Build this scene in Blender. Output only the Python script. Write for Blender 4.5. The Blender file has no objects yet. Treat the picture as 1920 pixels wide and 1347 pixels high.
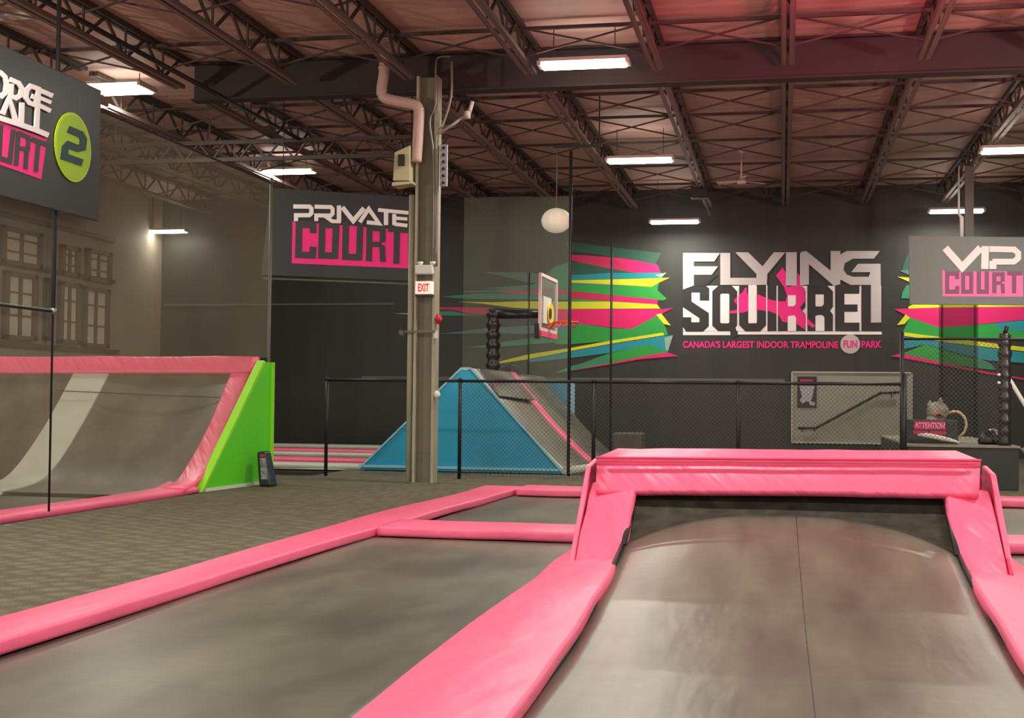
import bpy, bmesh, math, random
from mathutils import Vector, Matrix
random.seed(7)
SC = bpy.context.scene
COL = SC.collection

# ------------------------------------------------------------------ camera
F = 2500.0
YAW, PITCH, ROLL = 0.200343, 0.029717, 0.010176
CAM = Vector((0, 0, 1.2))
cy, sy, cp, sp = math.cos(YAW), math.sin(YAW), math.cos(PITCH), math.sin(PITCH)
_fw = Vector((-sy*cp, cy*cp, sp)); _rt = Vector((cy, sy, 0)); _up = _rt.cross(_fw)
cr, sr = math.cos(ROLL), math.sin(ROLL)
RT = cr*_rt + sr*_up; UP = -sr*_rt + cr*_up; FW = _fw
cam = bpy.data.cameras.new('camera'); camo = bpy.data.objects.new('camera', cam)
COL.objects.link(camo)
camo.matrix_world = Matrix(((RT.x, UP.x, -FW.x, CAM.x), (RT.y, UP.y, -FW.y, CAM.y),
                            (RT.z, UP.z, -FW.z, CAM.z), (0, 0, 0, 1)))
cam.sensor_width = 36; cam.lens = 36*F/1920; cam.clip_end = 200
SC.camera = camo

def ray(px, py):
    return RT*((px-960)/F) - UP*((py-673.5)/F) + FW
def at(px, py, X=None, Y=None, z=None):
    """photo measurement -> point on a real plane of the hall"""
    d = ray(px, py)
    if Y is not None: t = (Y-CAM.y)/d.y
    elif X is not None: t = (X-CAM.x)/d.x
    else: t = (z-CAM.z)/d.z
    return CAM + d*t

# ------------------------------------------------------------------ world, exposure
SC.view_settings.view_transform = 'Standard'
SC.view_settings.look = 'None'
SC.view_settings.gamma = 1
SC.view_settings.exposure = 0.55
SC.view_settings.use_curve_mapping = False
W = bpy.data.worlds.new('world'); SC.world = W; W.use_nodes = True
W.node_tree.nodes['Background'].inputs[0].default_value = (0.90, 0.92, 0.84, 1)
W.node_tree.nodes['Background'].inputs[1].default_value = 0.8
LAMP_W = 95.0          # watts of each ceiling fixture
PINK_W = 260.0

# ------------------------------------------------------------------ materials
def s2l(c):
    return tuple(((v/255)/12.92 if v/255 <= .04045 else ((v/255+.055)/1.055)**2.4) for v in c)
MATS = {}
def mat(name, rgb, rough=.6, metal=0., spec=.4, noise=0., nscale=3., bump=0., bscale=8., stretch=(1, 1, 1),
        emit=0., alpha=1., sheen=0., noise_rgb=None, bdist=.02, detail=4., rot=None, fine=0.):
    if name in MATS: return MATS[name]
    m = bpy.data.materials.new(name); m.use_nodes = True
    nt = m.node_tree; b = nt.nodes['Principled BSDF']
    c = s2l(rgb) + (1,)
    b.inputs['Base Color'].default_value = c
    b.inputs['Roughness'].default_value = rough
    b.inputs['Metallic'].default_value = metal
    b.inputs['Specular IOR Level'].default_value = spec
    if sheen: b.inputs['Sheen Weight'].default_value = sheen
    if emit:
        b.inputs['Emission Color'].default_value = c
        b.inputs['Emission Strength'].default_value = emit
    if alpha < 1: b.inputs['Alpha'].default_value = alpha
    if noise or bump:
        tc = nt.nodes.new('ShaderNodeTexCoord'); mp = nt.nodes.new('ShaderNodeMapping')
        mp.inputs['Scale'].default_value = stretch
        if rot:      # turn first, then stretch, so the creases run aslant
            mp.vector_type = 'TEXTURE'; mp.inputs['Rotation'].default_value = rot
            mp.inputs['Scale'].default_value = tuple(1/q for q in stretch)
        nt.links.new(tc.outputs['Object'], mp.inputs['Vector'])
    if noise:
        n = nt.nodes.new('ShaderNodeTexNoise'); n.inputs['Scale'].default_value = nscale
        n.inputs['Detail'].default_value = detail
        nt.links.new(mp.outputs[0], n.inputs['Vector'])
        r = nt.nodes.new('ShaderNodeValToRGB')
        k = s2l(noise_rgb) if noise_rgb else tuple(x*(1+noise) for x in c[:3])
        r.color_ramp.elements[0].position = .35; r.color_ramp.elements[1].position = .68
        r.color_ramp.elements[0].color = tuple(x*(1-noise) for x in c[:3]) + (1,)
        r.color_ramp.elements[1].color = tuple(k) + (1,)
        nt.links.new(n.outputs['Fac'], r.inputs['Fac']); last = r.outputs[0]
        if fine:     # faint scuffs woven through the cloth
            m3 = nt.nodes.new('ShaderNodeMapping'); m3.inputs['Scale'].default_value = (5, 22, 5); m3.inputs['Rotation'].default_value = (0, 0, .25)
            n3 = nt.nodes.new('ShaderNodeTexNoise'); n3.inputs['Scale'].default_value = 1.; n3.inputs['Detail'].default_value = 8; n3.inputs['Roughness'].default_value = .7
            nt.links.new(tc.outputs['Object'], m3.inputs[0]); nt.links.new(m3.outputs[0], n3.inputs['Vector'])
            mr = nt.nodes.new('ShaderNodeMapRange'); mr.inputs[1].default_value = .3; mr.inputs[2].default_value = .75
            mr.inputs[3].default_value = 1-fine; mr.inputs[4].default_value = 1+fine
            mm = nt.nodes.new('ShaderNodeVectorMath'); mm.operation = 'SCALE'
            nt.links.new(n3.outputs['Fac'], mr.inputs[0]); nt.links.new(last, mm.inputs[0]); nt.links.new(mr.outputs[0], mm.inputs['Scale']); last = mm.outputs[0]
        nt.links.new(last, b.inputs['Base Color'])
    if bump:
        n2 = nt.nodes.new('ShaderNodeTexNoise'); n2.inputs['Scale'].default_value = bscale
        n2.inputs['Detail'].default_value = 3
        nt.links.new(mp.outputs[0], n2.inputs['Vector'])
        bp = nt.nodes.new('ShaderNodeBump'); bp.inputs['Strength'].default_value = bump
        bp.inputs['Distance'].default_value = bdist
        nt.links.new(n2.outputs['Fac'], bp.inputs['Height']); nt.links.new(bp.outputs[0], b.inputs['Normal'])
    MATS[name] = m
    return m

PINK = mat('pink_vinyl', (254, 108, 146), .42, spec=.45, noise=.06, nscale=1.2, bump=.75, bscale=1.6, stretch=(1.6, .7, 1.6), bdist=.05)
PINKW = mat('pink_vinyl_creased', (254, 104, 142), .40, spec=.45, bump=1.0, bscale=1.3, stretch=(.8, .8, 5.0), bdist=.045, rot=(0, .75, 0))
PIPING = mat('pink_piping', (236, 70, 116), .5)
WHITEV = mat('white_vinyl', (196, 202, 184), .5, noise=.05, nscale=3, bump=.4, bscale=3)
BED = mat('black_jump_fabric', (92, 89, 78), .38, spec=.7, noise=.24, noise_rgb=(116, 114, 98), nscale=1.3, bump=.35, bscale=1.6, stretch=(1.2, .45, 1), bdist=.04, detail=10, fine=.14)  # lighter blotches put the lamps' sheen on the cloth into its colour
BEDD = mat('dark_mesh_fabric', (58, 54, 46), .7, spec=.2, noise=.35, nscale=7, bump=.3, bscale=12)
BLACKV = mat('black_vinyl', (40, 39, 37), .35, spec=.6, bump=.5, bscale=7)
BLACK = mat('black_metal', (34, 34, 34), .45, spec=.4)
STEEL = mat('brown_primer_steel', (74, 62, 57), .6, noise=.1)
STEELB = mat('deep_beam_paint', (54, 47, 46), .6, noise=.08)
DECKC = (216, 176, 162)
GREEN = mat('lime_green_panel', (98, 216, 34), .5)
GREENE = mat('lime_green_edge', (158, 236, 50), .5)
BLUE = mat('blue_panel', (48, 164, 200), .5, noise=.06, nscale=1.)
LBLUE = mat('light_blue_trim', (150, 205, 222), .5)
WHITE = mat('white_paint', (226, 224, 212), .5)
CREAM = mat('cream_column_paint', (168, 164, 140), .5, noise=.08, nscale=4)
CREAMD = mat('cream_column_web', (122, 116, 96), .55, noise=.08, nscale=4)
PIPEP = mat('painted_duct_pipe', (205, 170, 158), .45)
WALLB = mat('black_wall_paint', (53, 55, 51), .5, spec=.35, noise=.1, nscale=.7, stretch=(3, 1, .35), bump=.15, bscale=4)
WALLG = mat('grey_wall_paint', (140, 131, 114), .7, noise=.1, nscale=.6)
WALLBOX = mat('grey_stair_panel', (150, 149, 134), .6, noise=.04)
SIGNG = mat('charcoal_sign_board', (44, 44, 44), .4, spec=.4)
SIGNV = mat('grey_sign_board', (116, 121, 117), .5)
LETW = mat('white_lettering', (245, 235, 232), .5)
LETS = mat('silver_lettering', (196, 186, 184), .5)
LETP = mat('hot_pink_lettering', (248, 36, 134), .5)
LETPL = mat('pale_pink_lettering', (248, 120, 176), .5)
LETD = mat('dark_lettering', (58, 56, 56), .5)
LETDV = mat('plum_lettering', (136, 80, 106), .5)
MK = {'pink': mat('mural_pink', (226, 34, 112), .55), 'rose': mat('mural_rose', (196, 48, 92), .55),
      'green': mat('mural_green', (46, 158, 66), .55), 'dgreen': mat('mural_dark_green', (48, 92, 74), .55),
      'teal': mat('mural_teal', (34, 146, 156), .55), 'sea': mat('mural_sea_green', (60, 140, 106), .55),
      'yel': mat('mural_yellow', (216, 222, 44), .55), 'slate': mat('mural_slate', (88, 118, 118), .55),
      'black': mat('mural_black', (46, 45, 43), .5), 'pale': mat('mural_pale', (146, 176, 160), .55)}

def wire_mat(name, rgb, pitch, w, alpha_bg=0., rough=.5):
    """diamond wire mesh woven in the X-Z plane: real holes between the wires"""
    m = bpy.data.materials.new(name); m.use_nodes = True; nt = m.node_tree
    b = nt.nodes['Principled BSDF']; b.inputs['Base Color'].default_value = s2l(rgb)+(1,)
    b.inputs['Roughness'].default_value = rough
    tc = nt.nodes.new('ShaderNodeTexCoord'); sx = nt.nodes.new('ShaderNodeSeparateXYZ')
    nt.links.new(tc.outputs['Object'], sx.inputs[0])
    def mth(op, a, b_=None):
        n = nt.nodes.new('ShaderNodeMath'); n.operation = op
        for i, v in enumerate((a, b_)):
            if v is None: continue
            if isinstance(v, (int, float)): n.inputs[i].default_value = v
            else: nt.links.new(v, n.inputs[i])
        return n.outputs[0]
    hz = mth('ADD', sx.outputs[0], sx.outputs[1])
    outs = []
    for op in ('ADD', 'SUBTRACT'):
        a = mth(op, hz, sx.outputs[2]); a = mth('DIVIDE', a, pitch); a = mth('FRACT', a)
        outs.append(mth('LESS_THAN', a, w))
    al = mth('MAXIMUM', outs[0], outs[1])
    if alpha_bg: al = mth('MAXIMUM', al, alpha_bg)
    nt.links.new(al, b.inputs['Alpha'])
    return m
CHAIN = wire_mat('chain_link_wire', (70, 70, 62), .062, .11)

def net_mat(name, rgb, alpha):
    m = bpy.data.materials.new(name); m.use_nodes = True; nt = m.node_tree
    for n in list(nt.nodes): nt.nodes.remove(n)
    o = nt.nodes.new('ShaderNodeOutputMaterial'); mx = nt.nodes.new('ShaderNodeMixShader')
    tr = nt.nodes.new('ShaderNodeBsdfTransparent'); df = nt.nodes.new('ShaderNodeBsdfDiffuse')
    df.inputs[0].default_value = s2l(rgb)+(1,)
    tc = nt.nodes.new('ShaderNodeTexCoord'); ns = nt.nodes.new('ShaderNodeTexNoise'); ns.inputs['Scale'].default_value = .5
    ns.inputs['Detail'].default_value = 5
    nt.links.new(tc.outputs['Object'], ns.inputs['Vector'])
    mr = nt.nodes.new('ShaderNodeMapRange'); mr.inputs[1].default_value = .3; mr.inputs[2].default_value = .7
    mr.inputs[3].default_value = alpha*.8; mr.inputs[4].default_value = alpha*1.2
    nt.links.new(ns.outputs['Fac'], mr.inputs[0])
    nt.links.new(mr.outputs[0], mx.inputs[0]); nt.links.new(tr.outputs[0], mx.inputs[1]); nt.links.new(df.outputs[0], mx.inputs[2])
    nt.links.new(mx.outputs[0], o.inputs[0])
    return m
NET = net_mat('fine_safety_netting', (160, 150, 128), .32)
NET2 = net_mat('fine_court_netting', (132, 142, 124), .34)
NETG = net_mat('gathered_netting', (52, 54, 48), .40)

# ------------------------------------------------------------------ mesh helpers
class MB:
    def __init__(s): s.bm = bmesh.new(); s.mats = []; s.lay = 0.
    def disc(s, c, r, off, axis, m=None, n=36):
        pts = []
        for k in range(n):
            a = 2*math.pi*k/n; x, y = r*math.cos(a), r*math.sin(a)
            pts.append(Vector(c) + (Vector((0, x, y)) if axis == 'x' else Vector((x, 0, y))))
        s.prism(pts, Vector(off), m)
    def mi(s, m):
        if m is None: return 0
        if m not in s.mats: s.mats.append(m)
        return s.mats.index(m)
    def face(s, pts, m=None):
        try:
            f = s.bm.faces.new([s.bm.verts.new(p) for p in pts]); f.material_index = s.mi(m); return f
        except ValueError: return None
    def hull8(s, p, m=None):
        """p: 8 points, bottom loop 0-3 then top loop 4-7"""
        v = [s.bm.verts.new(q) for q in p]; k = s.mi(m)
        for a in ((3, 2, 1, 0), (4, 5, 6, 7), (0, 1, 5, 4), (1, 2, 6, 5), (2, 3, 7, 6), (3, 0, 4, 7)):
            f = s.bm.faces.new([v[i] for i in a]); f.material_index = k
    def box(s, x0, x1, y0, y1, z0, z1, m=None):
        s.hull8([(x0, y0, z0), (x1, y0, z0), (x1, y1, z0), (x0, y1, z0), (x0, y0, z1), (x1, y0, z1), (x1, y1, z1), (x0, y1, z1)], m)
    def loft(s, rings, m=None, cap=True, closed=False):
        k = s.mi(m)
        R = [[s.bm.verts.new(p) for p in r] for r in rings]; n = len(R[0])
        pairs = list(zip(R[:-1], R[1:]))
        if closed: pairs.append((R[-1], R[0]))
        for a, b in pairs:
            for i in range(n):
                j = (i+1) % n
                f = s.bm.faces.new((a[i], a[j], b[j], b[i])); f.material_index = k; f.smooth = True
        if cap and not closed:
            for r in (list(reversed(R[0])), R[-1]):
                f = s.bm.faces.new(r); f.material_index = k
    def tube(s, pts, r, n=8, m=None, closed=False):
        pts = [Vector(p) for p in pts]; rings = []
        rad = r if isinstance(r, (list, tuple)) else [r]*len(pts)
        up0 = Vector((0, 0, 1))
        for i, p in enumerate(pts):
            if closed: t = (pts[(i+1) % len(pts)] - pts[i-1])
            else: t = pts[min(i+1, len(pts)-1)] - pts[max(i-1, 0)]
            t.normalize()
            a = up0 if abs(t.z) < .9 else Vector((0, 1, 0))
            u = t.cross(a).normalized(); v = u.cross(t)
            rings.append([p + u*math.cos(2*math.pi*k/n)*rad[i] + v*math.sin(2*math.pi*k/n)*rad[i] for k in range(n)])
        s.loft(rings, m, closed=closed)
    def bar(s, a, b, w, h=None, m=None, up=(0, 0, 1)):
        h = h or w; a = Vector(a); b = Vector(b); t = (b-a).normalized(); u0 = Vector(up)
        if abs(t.dot(u0)) > .95: u0 = Vector((0, 1, 0))
        u = t.cross(u0).normalized()*w/2; v = u.cross(t).normalized()*h/2
        s.hull8([a-u-v, a+u-v, a+u+v, a-u+v, b-u-v, b+u-v, b+u+v, b-u+v], m)
    def lathe(s, c, prof, n=20, m=None, axis='z'):
        rings = []
        for r, h in prof:
            ring = []
            for k in range(n):
                a = 2*math.pi*k/n; x, y = r*math.cos(a), r*math.sin(a)
                ring.append(Vector(c) + (Vector((x, y, h)) if axis == 'z' else Vector((h, x, y)) if axis == 'x' else Vector((x, h, y))))
            rings.append(ring)
        s.loft(rings, m)
    def prism(s, pts, off, m=None):
        """flat outline pts thickened by vector off"""
        k = s.mi(m); a = [s.bm.verts.new(p) for p in pts]; b = [s.bm.verts.new(Vector(p)+off) for p in pts]
        n = len(a)
        f = s.bm.faces.new(a); f.material_index = k
        f = s.bm.faces.new(list(reversed(b))); f.material_index = k
        for i in range(n):
            f = s.bm.faces.new((a[i], b[i], b[(i+1) % n], a[(i+1) % n])); f.material_index = k
    def build(s, name, m=None, parent=None, bevel=0, smooth=False, base=None):
        bmesh.ops.recalc_face_normals(s.bm, faces=s.bm.faces)
        me = bpy.data.meshes.new(name)
        if base is not None: bmesh.ops.translate(s.bm, verts=s.bm.verts, vec=-Vector(base))
        s.bm.to_mesh(me); s.bm.free()
        if s.mats:
            for q in s.mats: me.materials.append(q)
        elif m: me.materials.append(m)
        if smooth:
            for p in me.polygons: p.use_smooth = True
        o = bpy.data.objects.new(name, me); COL.objects.link(o)
        if base is not None: o.location = base
        if parent: o.parent = parent; o.location = (0, 0, 0) if parent.parent else -parent.location
        if bevel:
            bv = o.modifiers.new('bevel', 'BEVEL'); bv.width = bevel; bv.segments = 2; bv.limit_method = 'ANGLE'
        return o

def tag(o, label, cat, group=None, kind=None):
    o['label'] = label; o['category'] = cat
    if group: o['group'] = group
    if kind: o['kind'] = kind
    return o
def thing(name, loc, label, cat, group=None):
    o = bpy.data.objects.new(name, None); COL.objects.link(o); o.location = loc; o.empty_display_size = .1
    return tag(o, label, cat, group)
def struct(o, label=None):
    o['kind'] = 'structure'
    return o
def dup(root, loc=None, label=None):
    r = root.copy(); COL.objects.link(r)
    if loc is not None: r.location = loc
    if label: r['label'] = label
    for ch in root.children:
        c = ch.copy(); COL.objects.link(c); c.parent = r
        for g in ch.children:
            d = g.copy(); COL.objects.link(d); d.parent = c
    return r
ORD = ['first', 'second', 'third', 'fourth', 'fifth', 'sixth', 'seventh', 'eighth', 'ninth', 'tenth', 'eleventh', 'twelfth', 'thirteenth', 'fourteenth', 'fifteenth', 'sixteenth']

def rrect(c, u, n, w, t, k=3, r=None):
    """rounded rectangle ring: centre c, width w along u, thickness t along n"""
    r = r or t*.48; r = min(r, w/2*.98, t/2*.98); out = []
    for (su, sn, a0) in ((1, 1, 0), (-1, 1, 90), (-1, -1, 180), (1, -1, 270)):
        for i in range(k+1):
            a = math.radians(a0 + 90*i/k)
            out.append(Vector(c) + u*(su*(w/2-r) + r*math.cos(a)) + n*(sn*(t/2-r) + r*math.sin(a)))
    return out
def smooth_pts(pts, n=8):
    pts = [Vector(p) for p in pts]; out = []
    for i in range(len(pts)-1):
        p0 = pts[max(i-1, 0)]; p1 = pts[i]; p2 = pts[i+1]; p3 = pts[min(i+2, len(pts)-1)]
        for j in range(n):
            t = j/n
            out.append(.5*((2*p1) + (p2-p0)*t + (2*p0-5*p1+4*p2-p3)*t*t + (3*p1-p0-3*p2+p3)*t**3))
    out.append(pts[-1]); return out
def pad_mesh(mb, L, R, t, m, n=10, jit=.006, round_=None):
    """padded strip between two edge lines L and R (top surface edges)"""
    L = smooth_pts(L, n) if n > 1 else [Vector(p) for p in L]
    R = smooth_pts(R, n) if n > 1 else [Vector(p) for p in R]
    rings = []
    for i, (a, b) in enumerate(zip(L, R)):
        u = (b-a); w = u.length; u = u.normalized()
        tt = (L[min(i+1, len(L)-1)] - L[max(i-1, 0)]).normalized()
        nn = u.cross(tt).normalized()
        if nn.z < 0 or (abs(nn.z) < .05 and nn.y > 0): nn = -nn
        c = (a+b)/2 - nn*t/2
        ph = i*.55 + L[0].x*3.1; js = math.sin(ph) + .6*math.sin(ph*.43+1.3)
        ww = w + js*jit*.6
        rings.append(rrect(c + nn*math.sin(ph*.7+2)*jit*.3, u, nn, ww, t, 3, round_))
    mb.loft(rings, m)

# ------------------------------------------------------------------ the hall
YB, ZC, XL, XR, YF = 31.6, 6.2, -15.6, 11.0, -3.0
def carpet_material():
    m = bpy.data.materials.new('dotted_carpet'); m.use_nodes = True; nt = m.node_tree; b = nt.nodes['Principled BSDF']
    b.inputs['Roughness'].default_value = .9; b.inputs['Specular IOR Level'].default_value = .1
    tc = nt.nodes.new('ShaderNodeTexCoord'); mp = nt.nodes.new('ShaderNodeMapping')
    mp.inputs['Rotation'].default_value = (0, 0, .6); mp.inputs['Scale'].default_value = (5.2, 5.2, 5.2)
    v = nt.nodes.new('ShaderNodeTexVoronoi'); v.inputs['Randomness'].default_value = .35; v.inputs['Scale'].default_value = 1
    n = nt.nodes.new('ShaderNodeTexNoise'); n.inputs['Scale'].default_value = 60
    r = nt.nodes.new('ShaderNodeValToRGB')
    r.color_ramp.elements[0].position = .1; r.color_ramp.elements[0].color = s2l((124, 117, 98))+(1,)
    r.color_ramp.elements[1].position = .55; r.color_ramp.elements[1].color = s2l((98, 93, 78))+(1,)
    mx = nt.nodes.new('ShaderNodeMixRGB'); mx.blend_type = 'OVERLAY'; mx.inputs[0].default_value = .5
    nt.links.new(tc.outputs['Object'], mp.inputs[0]); nt.links.new(mp.outputs[0], v.inputs['Vector'])
    nt.links.new(tc.outputs['Object'], n.inputs['Vector'])
    nt.links.new(v.outputs['Distance'], r.inputs[0]); nt.links.new(r.outputs[0], mx.inputs[1]); nt.links.new(n.outputs[0], mx.inputs[2])
    nt.links.new(mx.outputs[0], b.inputs['Base Color'])
    return m
def deck_material():
    m = bpy.data.materials.new('ribbed_roof_deck'); m.use_nodes = True; nt = m.node_tree; b = nt.nodes['Principled BSDF']
    b.inputs['Roughness'].default_value = .6
    tc = nt.nodes.new('ShaderNodeTexCoord'); w = nt.nodes.new('ShaderNodeTexWave'); w.bands_direction = 'Y'
    w.inputs['Scale'].default_value = 1.05; w.inputs['Distortion'].default_value = .15
    n = nt.nodes.new('ShaderNodeTexNoise'); n.inputs['Scale'].default_value = .8
    r = nt.nodes.new('ShaderNodeValToRGB')
    r.color_ramp.elements[0].position = .3; r.color_ramp.elements[0].color = s2l(tuple(x*.9 for x in DECKC))+(1,)
    r.color_ramp.elements[1].position = .7; r.color_ramp.elements[1].color = s2l(DECKC)+(1,)
    bp = nt.nodes.new('ShaderNodeBump'); bp.inputs['Strength'].default_value = .35; bp.inputs['Distance'].default_value = .015
    nt.links.new(tc.outputs['Object'], w.inputs[0]); nt.links.new(tc.outputs['Object'], n.inputs[0])
    nt.links.new(n.outputs[0], r.inputs[0]); nt.links.new(r.outputs[0], b.inputs['Base Color'])
    nt.links.new(w.outputs['Fac'], bp.inputs['Height']); nt.links.new(bp.outputs[0], b.inputs['Normal'])
    return m
m = MB(); m.box(XL, XR, YF, YB, -.3, -.10); struct(m.build('floor', carpet_material()))
m = MB(); m.box(XL-.2, XR+.2, YF, YB+.2, ZC, ZC+.15); struct(m.build('ceiling', deck_material()))
m = MB(); m.box(XL-.2, XL, YF, YB+.2, -.3, ZC); struct(m.build('wall_left', WALLG))
m = MB(); m.box(XR, XR+.2, YF, YB+.2, -.3, ZC); struct(m.build('wall_right', WALLB))
m = MB(); m.box(XL, XR, YB, YB+.2, -.3, ZC); struct(m.build('wall_back', WALLB))
m = MB(); m.box(-10.2, .05, YB-.03, YB, 1.66, 1.72); struct(m.build('trim_1', mat('grey_trim', (96, 95, 88), .5)))  # wall ledge; its right stretch is added as the fence rail's highlight
m = MB(); m.box(-15.5, -9.4, YB-.03, YB, 3.48, 3.53); struct(m.build('trim_2', mat('grey_trim', (96, 95, 88), .5)))
# carpeted walkway platforms stand 0.1 m proud of the slab between the courts
CARPET = bpy.data.materials['dotted_carpet']
m = MB(); m.box(-7.0, -3.95, YF, 20.9, -.10, 0.0); struct(m.build('floor_walkway', CARPET))
m = MB(); m.box(-3.95, XR-.01, 17.45, 20.9, -.10, 0.0); struct(m.build('floor_rear_walkway', CARPET))

# left wall windows
def window(i, x0, x1, yt, yb, px2):
    a = at(x0, yt, X=XL+.02); b = at(x1, yb, X=XL+.02)
    y0, y1 = sorted((a.y, b.y)); z1 = a.z; z0 = b.z
    z1 = at((x0+x1)/2, yt, X=XL).z; z0 = at((x0+x1)/2, yb, X=XL).z
    fr = MB(); t = .09
    fr.box(XL, XL+.10, y0, y1, z0, z0+t); fr.box(XL, XL+.10, y0, y1, z1-t, z1)
    fr.box(XL, XL+.10, y0, y0+t*1.6, z0, z1); fr.box(XL, XL+.10, y1-t*1.6, y1, z0, z1)
    ym = (y0+y1)/2; fr.box(XL, XL+.07, ym-.05, ym+.05, z0, z1)
    for f in (.36, .7): fr.box(XL, XL+.06, y0, y1, z0+(z1-z0)*f-.015, z0+(z1-z0)*f+.015)
    w = struct(fr.build('window_%d' % i, mat('window_frame_paint', (92, 88, 74), .5)))
    p = MB(); p.box(XL+.005, XL+.03, y0+.05, y1-.05, z0+.05, z1-.05)
    p.build('window_pane', mat('blinds_behind_glass', (214, 204, 182), .5, noise=.08, nscale=2), w)
window(1, -75, -22, 496, 625, 0); window(2, 6, 64, 512, 638, 0); window(3, 82, 90, 522, 640, 0)
window(4, 109, 146, 530, 645, 0); window(5, 154, 200, 540, 652, 0)
window(6, 112, 145, 462, 518, 0); window(7, 0, 75, 430, 500, 0); window(8, 160, 205, 470, 530, 0)
m = MB()
for (a, b_) in (((-60, 385), (215, 452)), ((-60, 480), (215, 532)), ((-60, 640), (222, 655))):
    p = at(*a, X=XL+.05); q = at(*b_, X=XL+.05); m.bar((XL+.04, p.y, p.z), (XL+.04, q.y, p.z), .06, .10)
struct(m.build('trim_3', mat('dark_rail_paint', (70, 66, 58), .6)))

# ------------------------------------------------------------------ roof steel
def joist(name, ln, label):
    r = thing(name, (0, 0, 5.7), label, 'roof joist', 'open-web steel roof joists')
    t = MB()
    for s in (-.045, .045): t.box(s-.03, s+.03, 0, ln, .42, .48)
    t.build('top_chord', STEEL, r)
    b = MB()
    for s in (-.05, .05):
        b.box(s-.032, s+.028, .35, ln-.35, 0, .012); b.box(s-.006 + (.03 if s > 0 else -.03), s+.006+(.03 if s > 0 else -.03), .35, ln-.35, 0, .06)
    b.build('bottom_chord', mat('joist_bottom_chord', (118, 100, 94), .55), r)
    w = MB(); n = int(ln/1.15); d = (ln-.7)/n
    for i in range(n):
        y0 = .35+i*d; ym = y0+d/2; y1 = y0+d
        w.bar((0, y0, .44), (0, ym, .03), .034); w.bar((0, ym, .03), (0, y1, .44), .034)
        w.bar((0, ym, .03), (0, ym, .44), .026)
    w.build('web', STEEL, r)
    for c in r.children: c.location = (0, 0, 0)
    return r
NEAR, FARY = 18.45, 18.75
jn = None; jf = None
ks = list(range(5, -9, -1))
for i, k in enumerate(ks):
    x = .05 + 1.75*k
    ln = 'open-web roof joist in front of the deep beam, %s one from the right wall' % ORD[i]
    lf = 'open-web roof joist beyond the deep beam, %s one from the right wall' % ORD[i]
    if jn is None:
        jn = joist('roof_joist', 18.4, ln); jn.location = (x, 0.05, 5.7)
        jf = joist('roof_joist', YB-FARY, lf); jf.location = (x, FARY, 5.7)
    else:
        dup(jn, (x, .05, 5.7), ln); dup(jf, (x, FARY, 5.7), lf)
# deep girder
g = thing('roof_beam', (0, 18.6, 5.62), 'deep dark steel beam crossing the hall under the roof', 'beam')
m = MB(); m.box(-8.7, XR-.02, 18.59, 18.61, 5.64, 6.18); m.build('web_plate', STEELB, g)
m = MB(); m.box(-8.7, XR-.02, 18.47, 18.73, 5.615, 5.64); m.build('bottom_flange', STEELB, g)
m = MB(); m.box(-8.7, XR-.02, 18.49, 18.71, 6.16, 6.185); m.build('top_flange', STEELB, g)
# lattice girder across the left bay
g = thing('lattice_girder', (-12, 21.6, 5.3), 'lattice girder crossing below the joists over the left court', 'girder')
m = MB(); m.bar((XL+.02, 21.6, 5.6), (-5.5, 21.6, 5.6), .07); m.build('top_chord', STEEL, g)
m = MB(); m.bar((XL+.02, 21.6, 5.3), (-5.5, 21.6, 5.3), .07); m.build('bottom_chord', STEEL, g)
m = MB(); x = XL+.1
while x < -5.9:
    m.bar((x, 21.6, 5.6), (x+.25, 21.6, 5.3), .03); m.bar((x+.25, 21.6, 5.3), (x+.5, 21.6, 5.6), .03); x += .5
m.build('web', STEEL, g)
# bridging lines with cross braces
br = None
names = {14.6: 'well in front of the deep beam', 17.2: 'just in front of the deep beam', 21.1: 'first one behind the deep beam',
         22.9: 'second one behind the deep beam', 25.2: 'third one behind the deep beam', 27.8: 'fourth one behind the deep beam', 30.2: 'last one before the mural wall'}
for y, tx in names.items():
    lab = 'thin bridging bar between joists, ' + tx
    if br is None:
        br = thing('joist_bridging', (0, y, 5.7), lab, 'bridging', 'bridging bars between the roof joists')
        m = MB(); m.bar((-14.0, 0, .40), (XR-.1, 0, .40), .045); o = m.build('bridging_bar', STEEL, br); o.location = (0, 0, 0)
        for k in range(-8, 5):
            m = MB(); x0 = .05+1.75*k+.06; x1 = x0+1.63
            m.bar((x0, .04, .04), (x1, .04, .42), .024); m.bar((x0, .065, .42), (x1, .065, .04), .024)
            o = m.build('cross_brace', STEEL, br); o.location = (0, 0, 0)
    else: dup(br, (0, y, 5.7), lab)

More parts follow.
